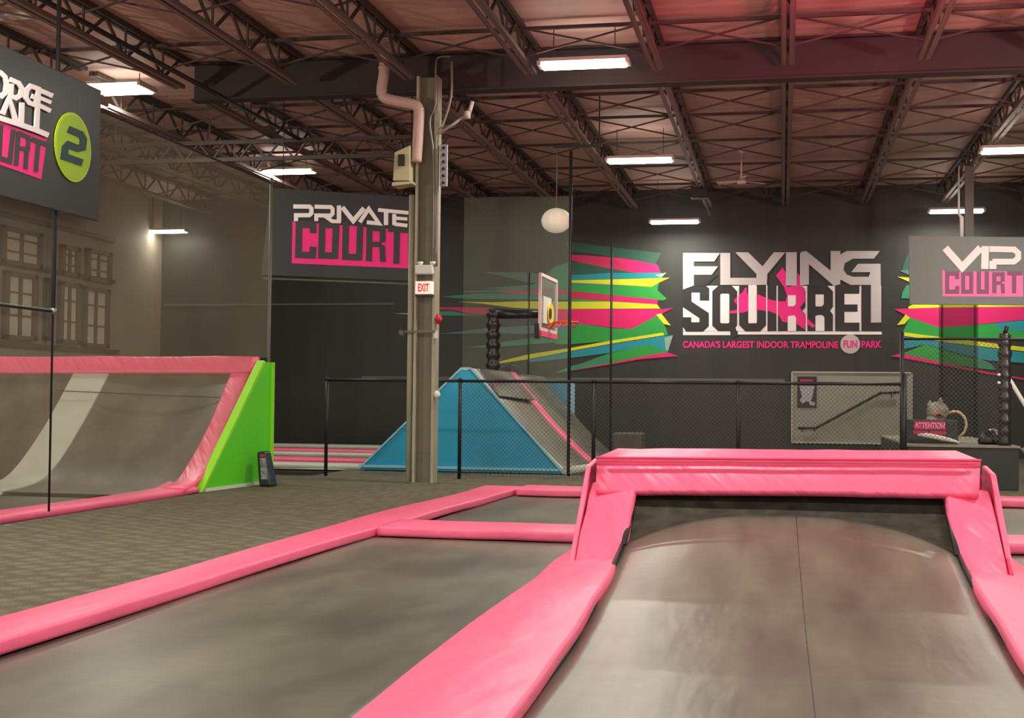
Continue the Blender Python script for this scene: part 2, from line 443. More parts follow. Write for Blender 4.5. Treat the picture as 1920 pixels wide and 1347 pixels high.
# ------------------------------------------------------------------ lights
TUBE = mat('fluorescent_tubes', (255, 252, 238), emit=14)
OFFT = mat('unlit_tubes', (214, 200, 184), .4)
def light_fixture(c, ln, w, label, lit=True, power=None, rot=0):
    r = thing('fluorescent_light', c, label, 'ceiling light', 'strip lights under the roof joists')
    top = 6.2 - c.z
    m = MB(); m.box(-ln/2, ln/2, -w/2, w/2, .035, .085); h = m.build('housing', mat('fixture_housing', (190, 186, 172), .5), r, bevel=.008)
    m = MB(); n = 3 if w < .35 else 5
    for i in range(n):
        y = -w/2 + w*(i+.5)/n
        m.tube([(-ln/2+.03, y, .0), (ln/2-.03, y, .0)], .032, 8)
    t = m.build('tubes', TUBE if lit else OFFT, r)
    m = MB()
    for s in (-1, 1): m.box(s*ln/2-.025, s*ln/2+.025, -w/2, w/2, -.01, .05)
    e = m.build('end_cap', mat('fixture_housing', (190, 186, 172), .5), r)
    m = MB()
    for s in (-.35, .35): m.bar((s*ln, 0, .08), (s*ln, 0, max(top, .12)), .012)
    q = m.build('hanger', BLACK, r)
    for o in (h, t, e, q): o.location = (0, 0, 0)
    r.rotation_euler.z = rot
    if lit:
        l = bpy.data.lights.new('strip_light', 'AREA'); l.shape = 'RECTANGLE'; l.size = ln; l.size_y = w
        l.energy = power or LAMP_W; l.color = (1, .965, .86)
        lo = bpy.data.objects.new('strip_light', l); COL.objects.link(lo); lo.parent = r; lo.location = (0, 0, -.03)
        l2 = bpy.data.lights.new('strip_glow', 'AREA'); l2.shape = 'RECTANGLE'; l2.size = ln; l2.size_y = w
        l2.energy = (power or LAMP_W)*.025; l2.color = (1, .93, .82)
        lo = bpy.data.objects.new('strip_glow', l2); COL.objects.link(lo); lo.parent = r; lo.location = (0, 0, .11)
        lo.rotation_euler = (math.pi, 0, 0)
    return r
LS = [(1095, 122, 17.5, 1.18, .28, 'bright strip light hanging in front of the deep beam, left of the mural', True),
      (1200, 302, 24.4, 1.22, .28, 'strip light under the roof above and left of the silver lettering', True),
      (1265, 417, 30.3, 1.12, .2, 'strip light close to the black wall just above the silver lettering', True),
      (1793, 397, 30.2, 1.15, .2, 'strip light above the grey hanging sign near the back wall', True),
      (1908, 283, 23.4, 1.18, .28, 'strip light cut by the right edge of the picture', True),
      (227, 168, 19.0, .88, .60, 'wide strip light right of the round green number sign', True),
      (538, 323, 26.0, 1.2, .3, 'strip light right above the charcoal private court sign', True),
      (312, 435, 31.0, 1.1, .2, 'small strip light seen through the left netting', True),
      (20, 30, 15.8, .9, .25, 'unlit strip light in the top left corner', False)]
for px, py, y, ln, w, lab, lit in LS:
    light_fixture(at(px, py, Y=y), ln, w, lab, lit, 14. if px == 312 else None)
j = 0
for x in (-11.5, -6.1, -.8, 4.5, 8.5):
    for y in (3.0, 9.5):
        light_fixture(Vector((x, y, 5.55)), 1.2, .3, 'strip light over the near courts, out of the picture, %s of these' % ORD[j], True, LAMP_W*1.15); j += 1
for x, y in ((4.6, 17.2), (8.8, 24.0), (8.8, 12.5)):
    light_fixture(Vector((x, y, 5.55)), 1.2, .3, 'strip light beyond the right edge of the picture, %s of these' % ORD[j-10], True); j += 1
def flood(name, loc, e, col, size, rx=180):
    l = bpy.data.lights.new(name, 'AREA'); l.energy = e; l.color = col; l.size = size; l.shape = 'SQUARE'
    o = bpy.data.objects.new(name, l); COL.objects.link(o); o.location = loc; o.rotation_euler = (math.radians(rx), 0, 0)
def spot(name, loc, target, e, col, deg):
    l = bpy.data.lights.new(name, 'SPOT'); l.energy = e; l.color = col; l.spot_size = math.radians(deg); l.spot_blend = 1; l.shadow_soft_size = .25
    o = bpy.data.objects.new(name, l); COL.objects.link(o); o.location = loc
    o.rotation_euler = (Vector(target)-Vector(loc)).to_track_quat('-Z', 'Y').to_euler()
spot('pink_stage_light', (1.2, 12.6, 4.4), (.6, 16.6, 6.2), PINK_W*2.6, (1, .12, .22), 95)
spot('pink_ceiling_fill', (7.5, 13.0, 3.4), (0, 24, 6.2), PINK_W*4.2, (1, .62, .56), 80)  # added lamp with no fixture in the hall, tints the ceiling
spot('warm_ceiling_fill', (-13.5, 8.0, 2.6), (-6, 20, 6.2), PINK_W*3.6, (1, .76, .64), 90)  # another added source, unseen, warms the ceiling over the left court

# ------------------------------------------------------------------ netting and posts on the left
XN = -7.12
m = MB(); m.face([(XN, 4.5, .12), (XN, 15.0, .12), (XN, 15.9, .30), (XN, 17.4, 1.72), (XN, 17.75, 1.75), (XN, 17.75, 4.22), (XN, 4.5, 4.22)])
net = tag(m.build('safety_net', NET), 'fine see-through safety net along the left court', 'net')
m = MB()
pb = at(82, 962, z=.02); pb = Vector((-7.0, pb.y*(-7.0/pb.x), 0))
def onx(px, py, X=-7.0): return at(px, py, X=X)
p100 = onx(100, 800)
r = thing('net_post', (-7.0, p100.y, 0), 'black post with side bar in front of the left net', 'post')
m = MB(); q = onx(98, 583); m.tube([(-7.03, p100.y, 0.05), (-7.03, p100.y, q.z), (-7.03, p100.y, q.z+.02), (-7.03, p100.y, 5.95)], [.011, .011, .022, .022], 10); m.build('post', BLACK, r)
q = onx(98, 583); q2 = onx(-80, 560)
m = MB(); m.tube([(-7.03, p100.y, q.z), (-7.03, 5.0, q.z)], .018, 8); m.build('side_bar', BLACK, r)
m = MB(); m.lathe((-7.03, p100.y, q.z), [(.0, -.03), (.035, -.03), (.035, .03), (0, .03)], 12); m.build('clamp', mat('galvanised', (150, 150, 145), .4, metal=.6), r)
pe = onx(497, 500, -7.12)
r = tag(thing('net_corner_post', (XN, 17.78, 0), '', 'x'), 'thin grey post at the end of the left net beside the private court sign', 'post')
m = MB(); m.tube([(XN, 17.78, .0), (XN, 17.78, 4.3)], .025, 8); m.build('post', mat('dull_steel', (108, 106, 92), .5), r)
m = MB(); m.tube([(XN, 4.5, 4.22), (XN, 17.78, 4.22)], .014, 6); tag(m.build('net_cable', BLACK), 'thin black cable holding the top edge of the left net', 'cable')
a = at(112, 0, z=5.62); b_ = at(512, 236, z=5.62)
m = MB(); m.tube([(-8.15, 12.0, 5.62), (-8.15, 21.9, 5.62)], .035, 8); tag(m.build('conduit_pipe', BLACK), 'long black pipe running under the joists over the left court', 'pipe')
for i, (px, y0, y1) in enumerate(((218, 190, 268), (308, 185, 265), (394, 180, 262), (418, 130, 178), (464, 130, 202), (508, 140, 230))):
    pt = at(px, y0, Y=22.4); pbm = at(px, y1, Y=22.4)
    m = MB(); m.tube([(pt.x, 22.4, 6.2), (pt.x, 22.4, pbm.z)], .017, 6); m.lathe((pt.x, 22.4, pbm.z-.05), [(.03, 0), (.035, .04), (0.01, .06)], 8)
    tag(m.build('sprinkler_drop', mat('pale_pipe', (150, 142, 128), .5)), 'pale thin drop pipe over the left court, %s from the left' % ORD[i], 'pipe', 'drop pipes over the left court')

# ------------------------------------------------------------------ lettering helpers
class Plane:
    """a real board in the hall; photo measurements are read off on its surface"""
    def __init__(s, o, n): s.o = Vector(o); s.n = Vector(n).normalized()
    def p(s, px, py, k=0.):
        d = ray(px, py); t = (s.o - CAM).dot(s.n)/d.dot(s.n)
        return CAM + d*t + s.n*k
def crop(ox, oy, k): return lambda pts: [(ox+x*k, oy+y*k) for x, y in pts]
def stroke2d(pts, w, closed=False):
    """outline pieces (quads with mitred corners) of a thick line"""
    n = len(pts); Ls = []; Rs = []
    for i, (x, y) in enumerate(pts):
        def dr(a, b):
            dx, dy = b[0]-a[0], b[1]-a[1]; l = math.hypot(dx, dy) or 1; return dx/l, dy/l
        if closed: d0 = dr(pts[i-1], pts[i]); d1 = dr(pts[i], pts[(i+1) % n])
        else:
            d0 = dr(pts[i-1], pts[i]) if i else None; d1 = dr(pts[i], pts[i+1]) if i < n-1 else None
            d0 = d0 or d1; d1 = d1 or d0
        nx, ny = -(d0[1]+d1[1]), d0[0]+d1[0]; l = math.hypot(nx, ny) or 1; nx /= l; ny /= l
        c = max(.45, nx*-d0[1] + ny*d0[0]); h = w/2/c
        Ls.append((x+nx*h, y+ny*h)); Rs.append((x-nx*h, y-ny*h))
    q = []
    for i in range(n if closed else n-1):
        j = (i+1) % n; q.append([Ls[i], Ls[j], Rs[j], Rs[i]])
    return q
def put(mb, plane, polys, m, k, th=.008):
    for pl in polys:
        mb.lay = getattr(mb, 'lay', 0.) + .00012
        pts = [plane.p(x, y, k + mb.lay) for x, y in pl]
        try: mb.prism(pts, plane.n*-th, m)
        except ValueError: pass
def text_mesh(body, w, h, m, name, parent, origin, ux, uy, n, embolden=.02, depth=.004):
    """real lettering from the built-in font, fitted to w x h with lower-left corner at origin"""
    cu = bpy.data.curves.new(name, 'FONT'); cu.body = body; cu.size = 1; cu.offset = embolden; cu.extrude = .0
    to = bpy.data.objects.new(name, cu); COL.objects.link(to)
    dg = bpy.context.evaluated_depsgraph_get(); dg.update()
    me = bpy.data.meshes.new_from_object(to.evaluated_get(dg)); bpy.data.objects.remove(to)
    xs = [v.co.x for v in me.vertices]; ys = [v.co.y for v in me.vertices]
    x0, x1, y0, y1 = min(xs), max(xs), min(ys), max(ys)
    for v in me.vertices:
        v.co = Vector(origin) + ux*((v.co.x-x0)/(x1-x0)*w) + uy*((v.co.y-y0)/(y1-y0)*h) + n*depth
    me.materials.clear(); me.materials.append(m)
    o = bpy.data.objects.new(name, me); COL.objects.link(o)
    if parent: o.parent = parent; o.location = (0, 0, 0) if parent.parent else -parent.location
    return o

# ------------------------------------------------------------------ mural on the back wall
MP = Plane((0, YB, 0), (0, -1, 0))
mu = thing('wall_mural', (0, YB, 1.8), 'colourful shattered stripe mural painted on the black back wall', 'mural')
m = MB(); lay = [0.006]
def poly(c, *pts):
    lay[0] += .0004
    put(m, MP, [pts], MK[c], lay[0], .004)
poly('dgreen', (1062, 453), (1100, 458), (1240, 475), (1228, 496), (1165, 484), (1065, 470))
poly('slate', (905, 510), (990, 511), (1068, 519), (1068, 532), (990, 530), (940, 518))
poly('sea', (1040, 500), (1068, 492), (1160, 497), (1240, 512), (1236, 530), (1232, 543), (1249, 562), (1068, 552), (1000, 544), (900, 541), (1000, 534))
poly('dgreen', (1066, 492), (1160, 500), (1190, 512), (1066, 516))
poly('rose', (1065, 478), (1100, 479), (1165, 484), (1232, 496), (1240, 513), (1190, 512), (1130, 501), (1066, 488))
poly('pink', (1150, 484), (1190, 489), (1232, 497), (1240, 513), (1190, 511))
poly('teal', (1068, 517), (1145, 512), (1238, 512), (1248, 513), (1240, 521), (1145, 523), (1068, 525))
poly('pale', (1228, 516), (1250, 511), (1240, 521))
poly('yel', (1068, 526), (1160, 524), (1256, 521), (1236, 530), (1222, 538), (1170, 535), (1068, 530))
poly('green', (1068, 538), (1170, 536), (1222, 539), (1234, 534), (1233, 545), (1250, 560), (1245, 564), (1068, 551))
poly('slate', (870, 546), (985, 541), (1068, 543), (1068, 550), (870, 549))
poly('rose', (940, 545), (1068, 545), (1150, 554), (1235, 562), (1230, 572), (1150, 566), (1068, 560), (940, 549))
poly('pink', (1150, 555), (1235, 562), (1231, 572), (1150, 566))
poly('sea', (828, 556), (900, 551), (985, 550), (1068, 553), (1068, 563), (900, 561), (860, 560))
poly('green', (1065, 560), (1150, 566), (1065, 567))
poly('yel', (858, 566), (925, 567), (985, 565), (1068, 566), (1150, 566), (1232, 571), (1238, 579), (1010, 580), (960, 577), (905, 570))
poly('rose', (820, 576), (918, 577), (914, 591), (880, 589), (850, 581), (820, 581))
poly('sea', (820, 584), (850, 584), (880, 590), (916, 593), (820, 592))
poly('pale', (738, 588), (775, 587), (775, 591))
poly('pink', (1040, 580), (1240, 580), (1262, 578), (1235, 592), (1185, 617), (1150, 615), (1085, 607), (1040, 607))
poly('yel', (1230, 590), (1240, 588), (1258, 611), (1245, 608))
poly('slate', (820, 627), (920, 615), (990, 611), (1040, 609), (1040, 622), (990, 627), (920, 625))
poly('green', (1040, 609), (1085, 607), (1150, 616), (1185, 617), (1232, 592), (1246, 610), (1253, 628), (1140, 640), (1068, 646), (1040, 646))
poly('teal', (1040, 607), (1090, 608), (1066, 622), (1040, 626))
poly('sea', (895, 651), (920, 645), (1040, 628), (1068, 634), (1040, 643), (920, 652))
poly('sea', (870, 652), (912, 648), (912, 652))
poly('yel', (930, 680), (990, 665), (1068, 653), (1140, 640), (1243, 624), (1246, 629), (1145, 645), (1068, 659), (990, 674), (930, 683))
poly('teal', (990, 675), (1068, 660), (1145, 646), (1246, 630), (1262, 629), (1250, 661), (1216, 647), (1145, 662), (1068, 672), (990, 680))
poly('pale', (1246, 634), (1262, 629), (1252, 660), (1248, 655))
poly('green', (1068, 690), (1140, 664), (1216, 646), (1251, 661), (1150, 682), (1068, 696))
poly('sea', (1040, 700), (1068, 688), (1140, 668), (1140, 682), (1068, 696))
poly('pink', (1062, 697), (1150, 680), (1215, 667), (1252, 661), (1272, 668), (1200, 674), (1150, 683))
m.build('stripes', None, mu); m = MB()   # right half
poly('dgreen', (1690, 508), (1708, 460), (1960, 440), (1960, 480), (1715, 512))
poly('slate', (1686, 508), (1712, 505), (1712, 520))
poly('yel', (1682, 519), (1705, 521), (1960, 510), (1960, 540), (1712, 532), (1700, 527))
poly('sea', (1700, 535), (1960, 540), (1960, 565), (1690, 560), (1692, 548))
poly('yel', (1703, 575), (1715, 570), (1960, 566), (1960, 580), (1703, 579))
poly('pink', (1677, 580), (1762, 577), (1960, 575), (1960, 596), (1870, 605), (1762, 616), (1706, 596))
poly('yel', (1682, 610), (1698, 590), (1706, 596), (1696, 608))
poly('green', (1706, 596), (1762, 615), (1870, 606), (1960, 600), (1960, 640), (1780, 634), (1692, 624))
poly('teal', (1866, 606), (1960, 597), (1960, 625), (1870, 618))
poly('yel', (1693, 623), (1720, 627), (1960, 656), (1960, 664), (1780, 643), (1694, 630))
poly('teal', (1692, 631), (1780, 644), (1960, 666), (1960, 684), (1850, 676), (1800, 664), (1735, 646), (1695, 655))
poly('green', (1690, 664), (1735, 646), (1766, 656), (1858, 682), (1868, 694), (1760, 682))
poly('sea', (1830, 670), (1858, 682), (1868, 694), (1820, 690))
poly('pink', (1670, 668), (1690, 663), (1765, 680), (1862, 700), (1960, 716), (1960, 719), (1850, 701), (1700, 673))
m.build('stripes', None, mu)

# lettering of the wall sign
C = crop(1240, 440, 1/4.174)
lg = thing('wall_lettering', (0, YB, 2.5), 'large silver and black trampoline park lettering with pink squirrel silhouette', 'sign')
fly = [[(170, 145), (460, 145), (415, 212), (255, 212), (255, 250), (445, 250), (395, 316), (255, 316), (255, 400), (170, 432)],
       [(462, 145), (540, 145), (540, 340), (745, 340), (745, 395), (462, 395)],
       [(580, 140), (680, 140), (792, 250), (880, 140), (970, 140), (830, 310), (826, 395), (745, 395), (745, 310)],
       [(975, 140), (1060, 140), (1060, 400), (975, 400)],
       [(1085, 150), (1100, 135), (1135, 130), (1325, 285), (1325, 130), (1400, 130), (1400, 390), (1350, 402), (1155, 232), (1155, 392), (1085, 400)],
       [(1710, 130), (1662, 190), (1500, 190), (1435, 225), (1425, 275), (1450, 315), (1500, 332), (1620, 332), (1636, 296), (1485, 296), (1538, 230), (1715, 230), (1720, 690), (1640, 690), (1640, 395), (1480, 395), (1400, 352), (1368, 290), (1368, 215), (1400, 158), (1450, 130)]]
m = MB(); put(m, MP, [C(q) for q in fly], LETS, .029, .022); m.build('silver_word', None, lg)['label'] = 'silver word FLYING'
m = MB(); put(m, MP, [C([(170, 402), (1720, 402), (1720, 755), (170, 755)]), C([(170, 757), (540, 757), (540, 788), (170, 788)]), C([(598, 757), (1725, 757), (1725, 783), (598, 783)])], LETW, .010, .006)
m.build('white_backing', None, lg)
m = MB(); D = MK['black']
def st(mb, conv, plane, pts, w, mt, k, closed=False, scale=1., th=.006):
    put(mb, plane, [conv(q) for q in stroke2d(pts, w, closed)], mt, k, th)
for pts, w, cl in (([(338, 518), (338, 440), (312, 418), (212, 418), (200, 440), (200, 545), (335, 635), (335, 702), (312, 724), (214, 724), (198, 700), (198, 648)], 74, False),
                   ([(458, 432), (538, 432), (563, 458), (563, 700), (538, 726), (458, 726), (430, 700), (430, 458)], 62, True), ([(555, 735), (580, 800)], 50, False),
                   ([(645, 395), (645, 696), (672, 724), (758, 724), (785, 696), (785, 395)], 70, False), ([(866, 398), (866, 757)], 70, False),
                   ([(950, 398), (950, 757)], 76, False), ([(950, 437), (1068, 437), (1092, 460), (1092, 555), (1060, 598), (1092, 640), (1092, 757)], 72, False), ([(950, 597), (1070, 597)], 66, False),
                   ([(1180, 398), (1180, 757)], 74, False), ([(1180, 437), (1285, 437), (1308, 460), (1308, 555), (1276, 598), (1308, 640), (1308, 757)], 70, False), ([(1180, 597), (1286, 597)], 66, False),
                   ([(1396, 398), (1396, 757)], 72, False), ([(1396, 430), (1550, 430)], 66, False), ([(1396, 576), (1535, 576)], 56, False), ([(1396, 724), (1550, 724)], 68, False),
                   ([(1602, 398), (1602, 757)], 72, False), ([(1602, 724), (1728, 724)], 68, False)):
    st(m, C, MP, pts, w, D, .0135, cl, th=.008)
put(m, MP, [C([(170, 402), (170, 560), (205, 600), (170, 640)]) and C([(255, 320), (440, 320), (350, 402), (255, 402)])], D, .0135)
m.build('black_word', None, lg)['label'] = 'black word SQUIRREL'
m = MB()
sq = [(568, 515), (600, 482), (640, 450), (650, 425), (668, 412), (672, 466), (700, 470), (760, 470), (850, 510), (930, 524), (970, 525), (985, 480), (960, 410), (925, 360), (896, 322), (950, 258), (975, 300), (978, 405), (1000, 410), (1062, 395), (1066, 300), (1084, 330), (1090, 400), (1120, 420), (1130, 520), (1085, 572), (1120, 620), (1160, 675), (1205, 712), (1185, 732), (1130, 692), (1122, 745), (1060, 700), (1000, 692), (945, 680), (920, 632), (850, 602), (760, 590), (700, 592), (640, 612), (540, 618), (533, 602), (596, 588), (604, 548), (575, 534)]
put(m, MP, [C(sq)], LETP, .0215, .006); m.build('squirrel_silhouette', None, lg)
m = MB(); put(m, MP, [C(q) for q in ([(682, 395), (746, 395), (746, 695), (682, 695)], [(990, 476), (1052, 476), (1052, 545), (1035, 562), (990, 562)], [(990, 640), (1040, 634), (1054, 650), (1054, 756), (990, 756)],
     [(1206, 470), (1270, 470), (1270, 545), (1250, 562), (1206, 562)], [(1206, 638), (1262, 634), (1276, 650), (1276, 756), (1206, 756)],
     [(821, 395), (829, 395), (829, 757), (821, 757)], [(903, 400), (911, 400), (911, 757), (903, 757)], [(1130, 410), (1139, 440), (1139, 757), (1131, 757)], [(596, 400), (604, 420), (604, 740), (596, 720)])], LETW, .0245, .003)
m.build('white_counter', None, lg)
def wtext(body, x0, x1, y0, y1, mt, nm, k, emb=.03):
    a = MP.p(*C([(x0, y1)])[0]); b = MP.p(*C([(x1, y1)])[0]); t = MP.p(*C([(x0, y0)])[0])
    return text_mesh(body, (b-a).x, (t-a).z, mt, nm, lg, a, Vector((1, 0, 0)), Vector((0, 0, 1)), Vector((0, -1, 0)), emb, k)
wtext("CANADA'S LARGEST INDOOR TRAMPOLINE", 168, 1385, 832, 888, LETP, 'tagline', .008)
wtext("PARK", 1566, 1724, 832, 888, LETP, 'tagline', .008)
m = MB(); cc = MP.p(*C([(1478, 858)])[0]); rr = 73/4.174*YB/F
m.disc((cc.x, YB-.004, cc.z), rr, (0, -.010, 0), 'y'); m.build('round_badge', LETS, lg)
wtext("FUN", 1425, 1532, 828, 888, LETP, 'badge_word', .018)

# ------------------------------------------------------------------ private court sign
def sign_board(name, plane, corners, mt, label, th=.05):
    c = plane.p(*corners[3]); r = thing(name, c, label, 'sign')
    m = MB(); m.prism([plane.p(x, y) for x, y in corners], plane.n*-th); m.build('board', mt, r, bevel=.006)
    return r
a = at(500, 430, Y=20.4); PP = Plane(a, (math.sin(.16), -math.cos(.16), 0))
ps = sign_board('private_court_sign', PP, [(508, 352), (791, 370), (781, 528), (489, 516)], SIGNG, 'charcoal hanging sign reading PRIVATE COURT left of the column')
C2 = crop(480, 340, .1875)
m = MB()
for pts, w in (([(402, 400), (402, 342), (535, 342), (556, 322), (556, 274), (538, 256), (375, 254)], 42),
               ([(605, 400), (605, 344), (748, 346), (768, 326), (768, 280), (750, 260), (588, 256)], 40), ([(690, 350), (765, 402), (850, 405)], 36),
               ([(832, 244), (832, 406)], 44), ([(866, 262), (975, 398), (1082, 270)], 46), ([(1040, 412), (1130, 278), (1232, 425), (1110, 412)], 40),
               ([(1222, 288), (1525, 318)], 36), ([(1302, 296), (1302, 440)], 44), ([(1388, 370), (1515, 380)], 32), ([(1384, 330), (1384, 440)], 40), ([(1384, 430), (1515, 446)], 36)):
    st(m, C2, PP, pts, w, LETW, .020, th=.014)
m.build('white_word', None, ps)['label'] = 'white word PRIVATE'
m = MB(); put(m, PP, [C2([(365, 402), (1520, 490), (1522, 872), (358, 822)])], LETP, .006, .006); ppl = m.build('pink_plate', None, ps)
m = MB()
for pts, w, cl in (([(572, 520), (572, 440), (432, 430), (424, 736), (566, 742), (572, 655)], 66, False), ([(662, 436), (802, 440), (790, 746), (655, 742)], 66, True),
                   ([(900, 410), (893, 756), (1032, 762), (1044, 420)], 64, False), ([(1136, 440), (1130, 802)], 60, False), ([(1136, 466), (1268, 474), (1268, 610)], 60, False),
                   ([(1136, 630), (1258, 634)], 52, False), ([(1262, 640), (1270, 806)], 56, False), ([(1322, 482), (1520, 496)], 50, False), ([(1412, 490), (1404, 826)], 60, False)):
    st(m, C2, PP, pts, w, LETD, .011, cl, th=.006)
m.build('dark_word', None, ppl)['label'] = 'dark word COURT'
m = MB()
for px, py in ((530, 353), (770, 369)):
    t = PP.p(px, py, -.025); m.tube([t, (t.x, t.y, 6.2)], .008, 6)
m.build('hanging_cable', BLACK, ps)
m = MB(); m.tube([at(494, 522, Y=20.45), at(780, 533, Y=20.85)], .02, 6); m.build('bottom_bar', mat('dull_steel', (108, 106, 92), .5), ps)

# VIP sign
a = at(1800, 500, Y=26.4); VP = Plane(a, (0, -1, 0))
vs = sign_board('vip_court_sign', VP, [(1703, 442), (2010, 446), (2010, 573), (1706, 571)], SIGNV, 'grey hanging sign reading VIP COURT at the right edge')
C3 = crop(1640, 380, .2375)
m = MB()
for pts, w in (([(556, 360), (690, 512), (836, 358)], 58), ([(872, 345), (868, 526)], 58), ([(905, 368), (1100, 372), (1132, 400), (1132, 440), (1098, 468), (930, 468)], 46), ([(932, 460), (932, 526)], 56)):
    st(m, C3, VP, pts, w, LETW, .020, th=.014)
m.build('white_word', None, vs)['label'] = 'white word VIP'
m = MB(); put(m, VP, [C3([(532, 528), (560, 545), (1168, 545), (1172, 745), (538, 742)])], LETPL, .006, .006); ppl = m.build('pink_plate', None, vs)
m = MB()
for pts, w, cl in (([(650, 606), (650, 562), (572, 562), (572, 704), (650, 704), (652, 660)], 34, False), ([(698, 562), (762, 562), (762, 704), (698, 704)], 32, True),
                   ([(822, 545), (822, 704), (884, 704), (884, 545)], 34, False), ([(944, 550), (944, 716)], 34, False), ([(944, 566), (1010, 566), (1010, 626)], 32, False), ([(944, 636), (1004, 636)], 28, False),
                   ([(1010, 640), (1012, 716)], 30, False), ([(1045, 560), (1165, 560)], 30, False), ([(1100, 560), (1100, 716)], 34, False)):
    st(m, C3, VP, pts, w, LETDV, .011, cl, th=.006)
m.build('dark_word', None, ppl)['label'] = 'plum word COURT'
m = MB(); t = at(1803, 443, Y=26.43)
m.tube([(t.x, 26.43, t.z-.02), (t.x, 26.43, t.z+.36), (t.x-.05, 26.43, t.z+.42), (t.x-.05, 26.43, 5.72)], [.04, .04, .025, .012], 8)
m.build('hanger', WHITE, vs)

# dodge ball sign
XD = -6.93
DP = Plane((XD, 0, 0), (1, 0, 0))
def dz(px, py): q = at(px, py, X=XD); return q.y, q.z
y1, zt = dz(190, 168)[0], dz(60, 110)[1]; zb = dz(100, 393)[1]
ds = thing('dodge_ball_court_sign', (XD, (y1+6)/2, zb), 'charcoal sign with round green number 2 on the left net', 'sign')
m = MB(); m.box(XD-.05, XD, 8.6, y1, zb, zt); m.build('board', SIGNG, ds, bevel=.006)
C4 = crop(0, 60, .2525)
m = MB()
for pts, w in (([(-10, 300), (25, 335), (38, 390), (30, 450), (0, 478), (-70, 440), (-90, 340), (-60, 290), (-10, 300)], 34), ([(62, 352), (125, 380), (150, 420), (142, 470), (105, 492), (55, 470)], 34), ([(75, 385), (68, 470)], 30),
               ([(285, 428), (215, 402), (185, 432), (180, 490), (205, 528), (255, 545), (258, 492), (222, 476)], 34), ([(262, 425), (378, 475)], 34), ([(265, 482), (366, 525)], 28), ([(262, 538), (362, 588)], 32),
               ([(272, 430), (258, 735)], 34), ([(5, 612), (55, 490), (105, 665)], 36), ([(150, 525), (145, 690)], 34), ([(-120, 598), (0, 645), (110, 680), (255, 730), (345, 768)], 38),
               ([(-160, 270), (-168, 385), (-125, 400), (-115, 300), (-160, 270)], 30), ([(-110, 470), (-60, 490), (-70, 590), (-118, 575), (-110, 470)], 32)):
    st(m, C4, DP, pts, w, LETW, .020, th=.014)
m.build('white_word', None, ds)['label'] = 'white words DODGE BALL'
m = MB(); put(m, DP, [C4([(-190, 600), (345, 795), (302, 1095), (-190, 920)])], LETP, .006, .006); ppl = m.build('pink_plate', None, ds)
m = MB()
for pts, w in (([(0, 690), (-12, 935), (66, 962), (92, 725)], 34), ([(130, 740), (112, 992)], 34), ([(130, 752), (205, 782), (200, 870), (120, 862)], 30), ([(190, 880), (182, 1018)], 32), ([(225, 795), (345, 838)], 34), ([(278, 810), (258, 1040)], 32),
               ([(-110, 650), (-120, 900), (-60, 922), (-40, 675), (-110, 650)], 32)):
    st(m, C4, DP, pts, w, LETD, .011, th=.006)
m.build('dark_word', None, ppl)['label'] = 'dark word COURT'
cq = at(134.5, 276, X=XD); 
ym = (at(103, 276, X=XD).y + at(166, 276, X=XD).y)/2; zm = (at(134, 211, X=XD).z + at(134, 341, X=XD).z)/2; rr = (at(134, 211, X=XD).z - at(134, 341, X=XD).z)/2
m = MB(); m.disc((XD+.004, ym, zm), rr, (.012, 0, 0), 'x'); bdg = m.build('round_badge', mat('badge_lime', (186, 214, 30), .45), ds)
m = MB(); m.disc((XD+.006, ym, zm), rr*.93, (.013, 0, 0), 'x'); m.build('badge_face', mat('badge_green', (160, 200, 24), .45), bdg)
m = MB(); st(m, C4, DP, [(492, 722), (585, 762), (605, 800), (598, 858), (560, 865), (492, 838), (470, 860), (462, 925), (596, 972)], 52, mat('badge_number', (24, 62, 62), .5), .024, th=.006)
m.build('number_two', None, bdg)

# ------------------------------------------------------------------ near court: pads, beds, ramp
# long strip on the left between carpet and beds
def Z(px, py, z): return at(px, py, z=z)
TP = .06
m = MB()
TP = .045
Lp = [(-3.95, .5, TP), (-3.95, 4, TP), (-3.97, 6.4, TP), (-3.96, 9.5, TP), (-4.0, 12.6, TP), (-3.9, 15, TP), (-3.86, 17.3, TP)]
Rp = [(-3.57, .5, TP), (-3.57, 4, TP), (-3.58, 6.4, TP), (-3.57, 9.5, TP), (-3.49, 12.6, TP), (-3.4, 15, TP), (-3.32, 17.3, TP)]
pad_mesh(m, Lp, Rp, .08, PINK, 12, .012, .02)
tag(m.build('edge_pad', PINK, bevel=0), 'long pink pad strip between the carpet and the black trampolines', 'trampoline pad')
def flat_pad(x0, x1, y0, y1, label, z=TP, t=.09, axis='x', grp='pink pads between trampoline beds', wob=.03):
    m = MB(); n = 6
    if axis == 'x':
        xs = [x0+(x1-x0)*i/n for i in range(n+1)]
        A = [(x, y0+random.uniform(-wob, wob)*.5, z) for x in xs]; B = [(x, y1+random.uniform(-wob, wob)*.5, z) for x in xs]
    else:
        ys = [y0+(y1-y0)*i/n for i in range(n+1)]
        A = [(x0+random.uniform(-wob, wob)*.5, y, z) for y in ys]; B = [(x1+random.uniform(-wob, wob)*.5, y, z) for y in ys]
    pad_mesh(m, A, B, t, PINK, 5, .006, .024)
    return tag(m.build('edge_pad', PINK), label, 'trampoline pad', grp)
flat_pad(-3.5, -1.66, 11.35, 12.1, 'pink cross pad between the two left beds, ending at the ramp', z=.06)
flat_pad(-3.3, -1.66, 16.6, 17.4, 'pink cross pad at the far end of the left beds, before the column', z=.06)
flat_pad(1.72, 4.2, 11.5, 12.3, 'pink cross pad right of the ramp, the nearer of two', z=.06)
flat_pad(1.72, 4.6, 16.7, 17.4, 'pink cross pad right of the ramp, the farther of two', z=.06)
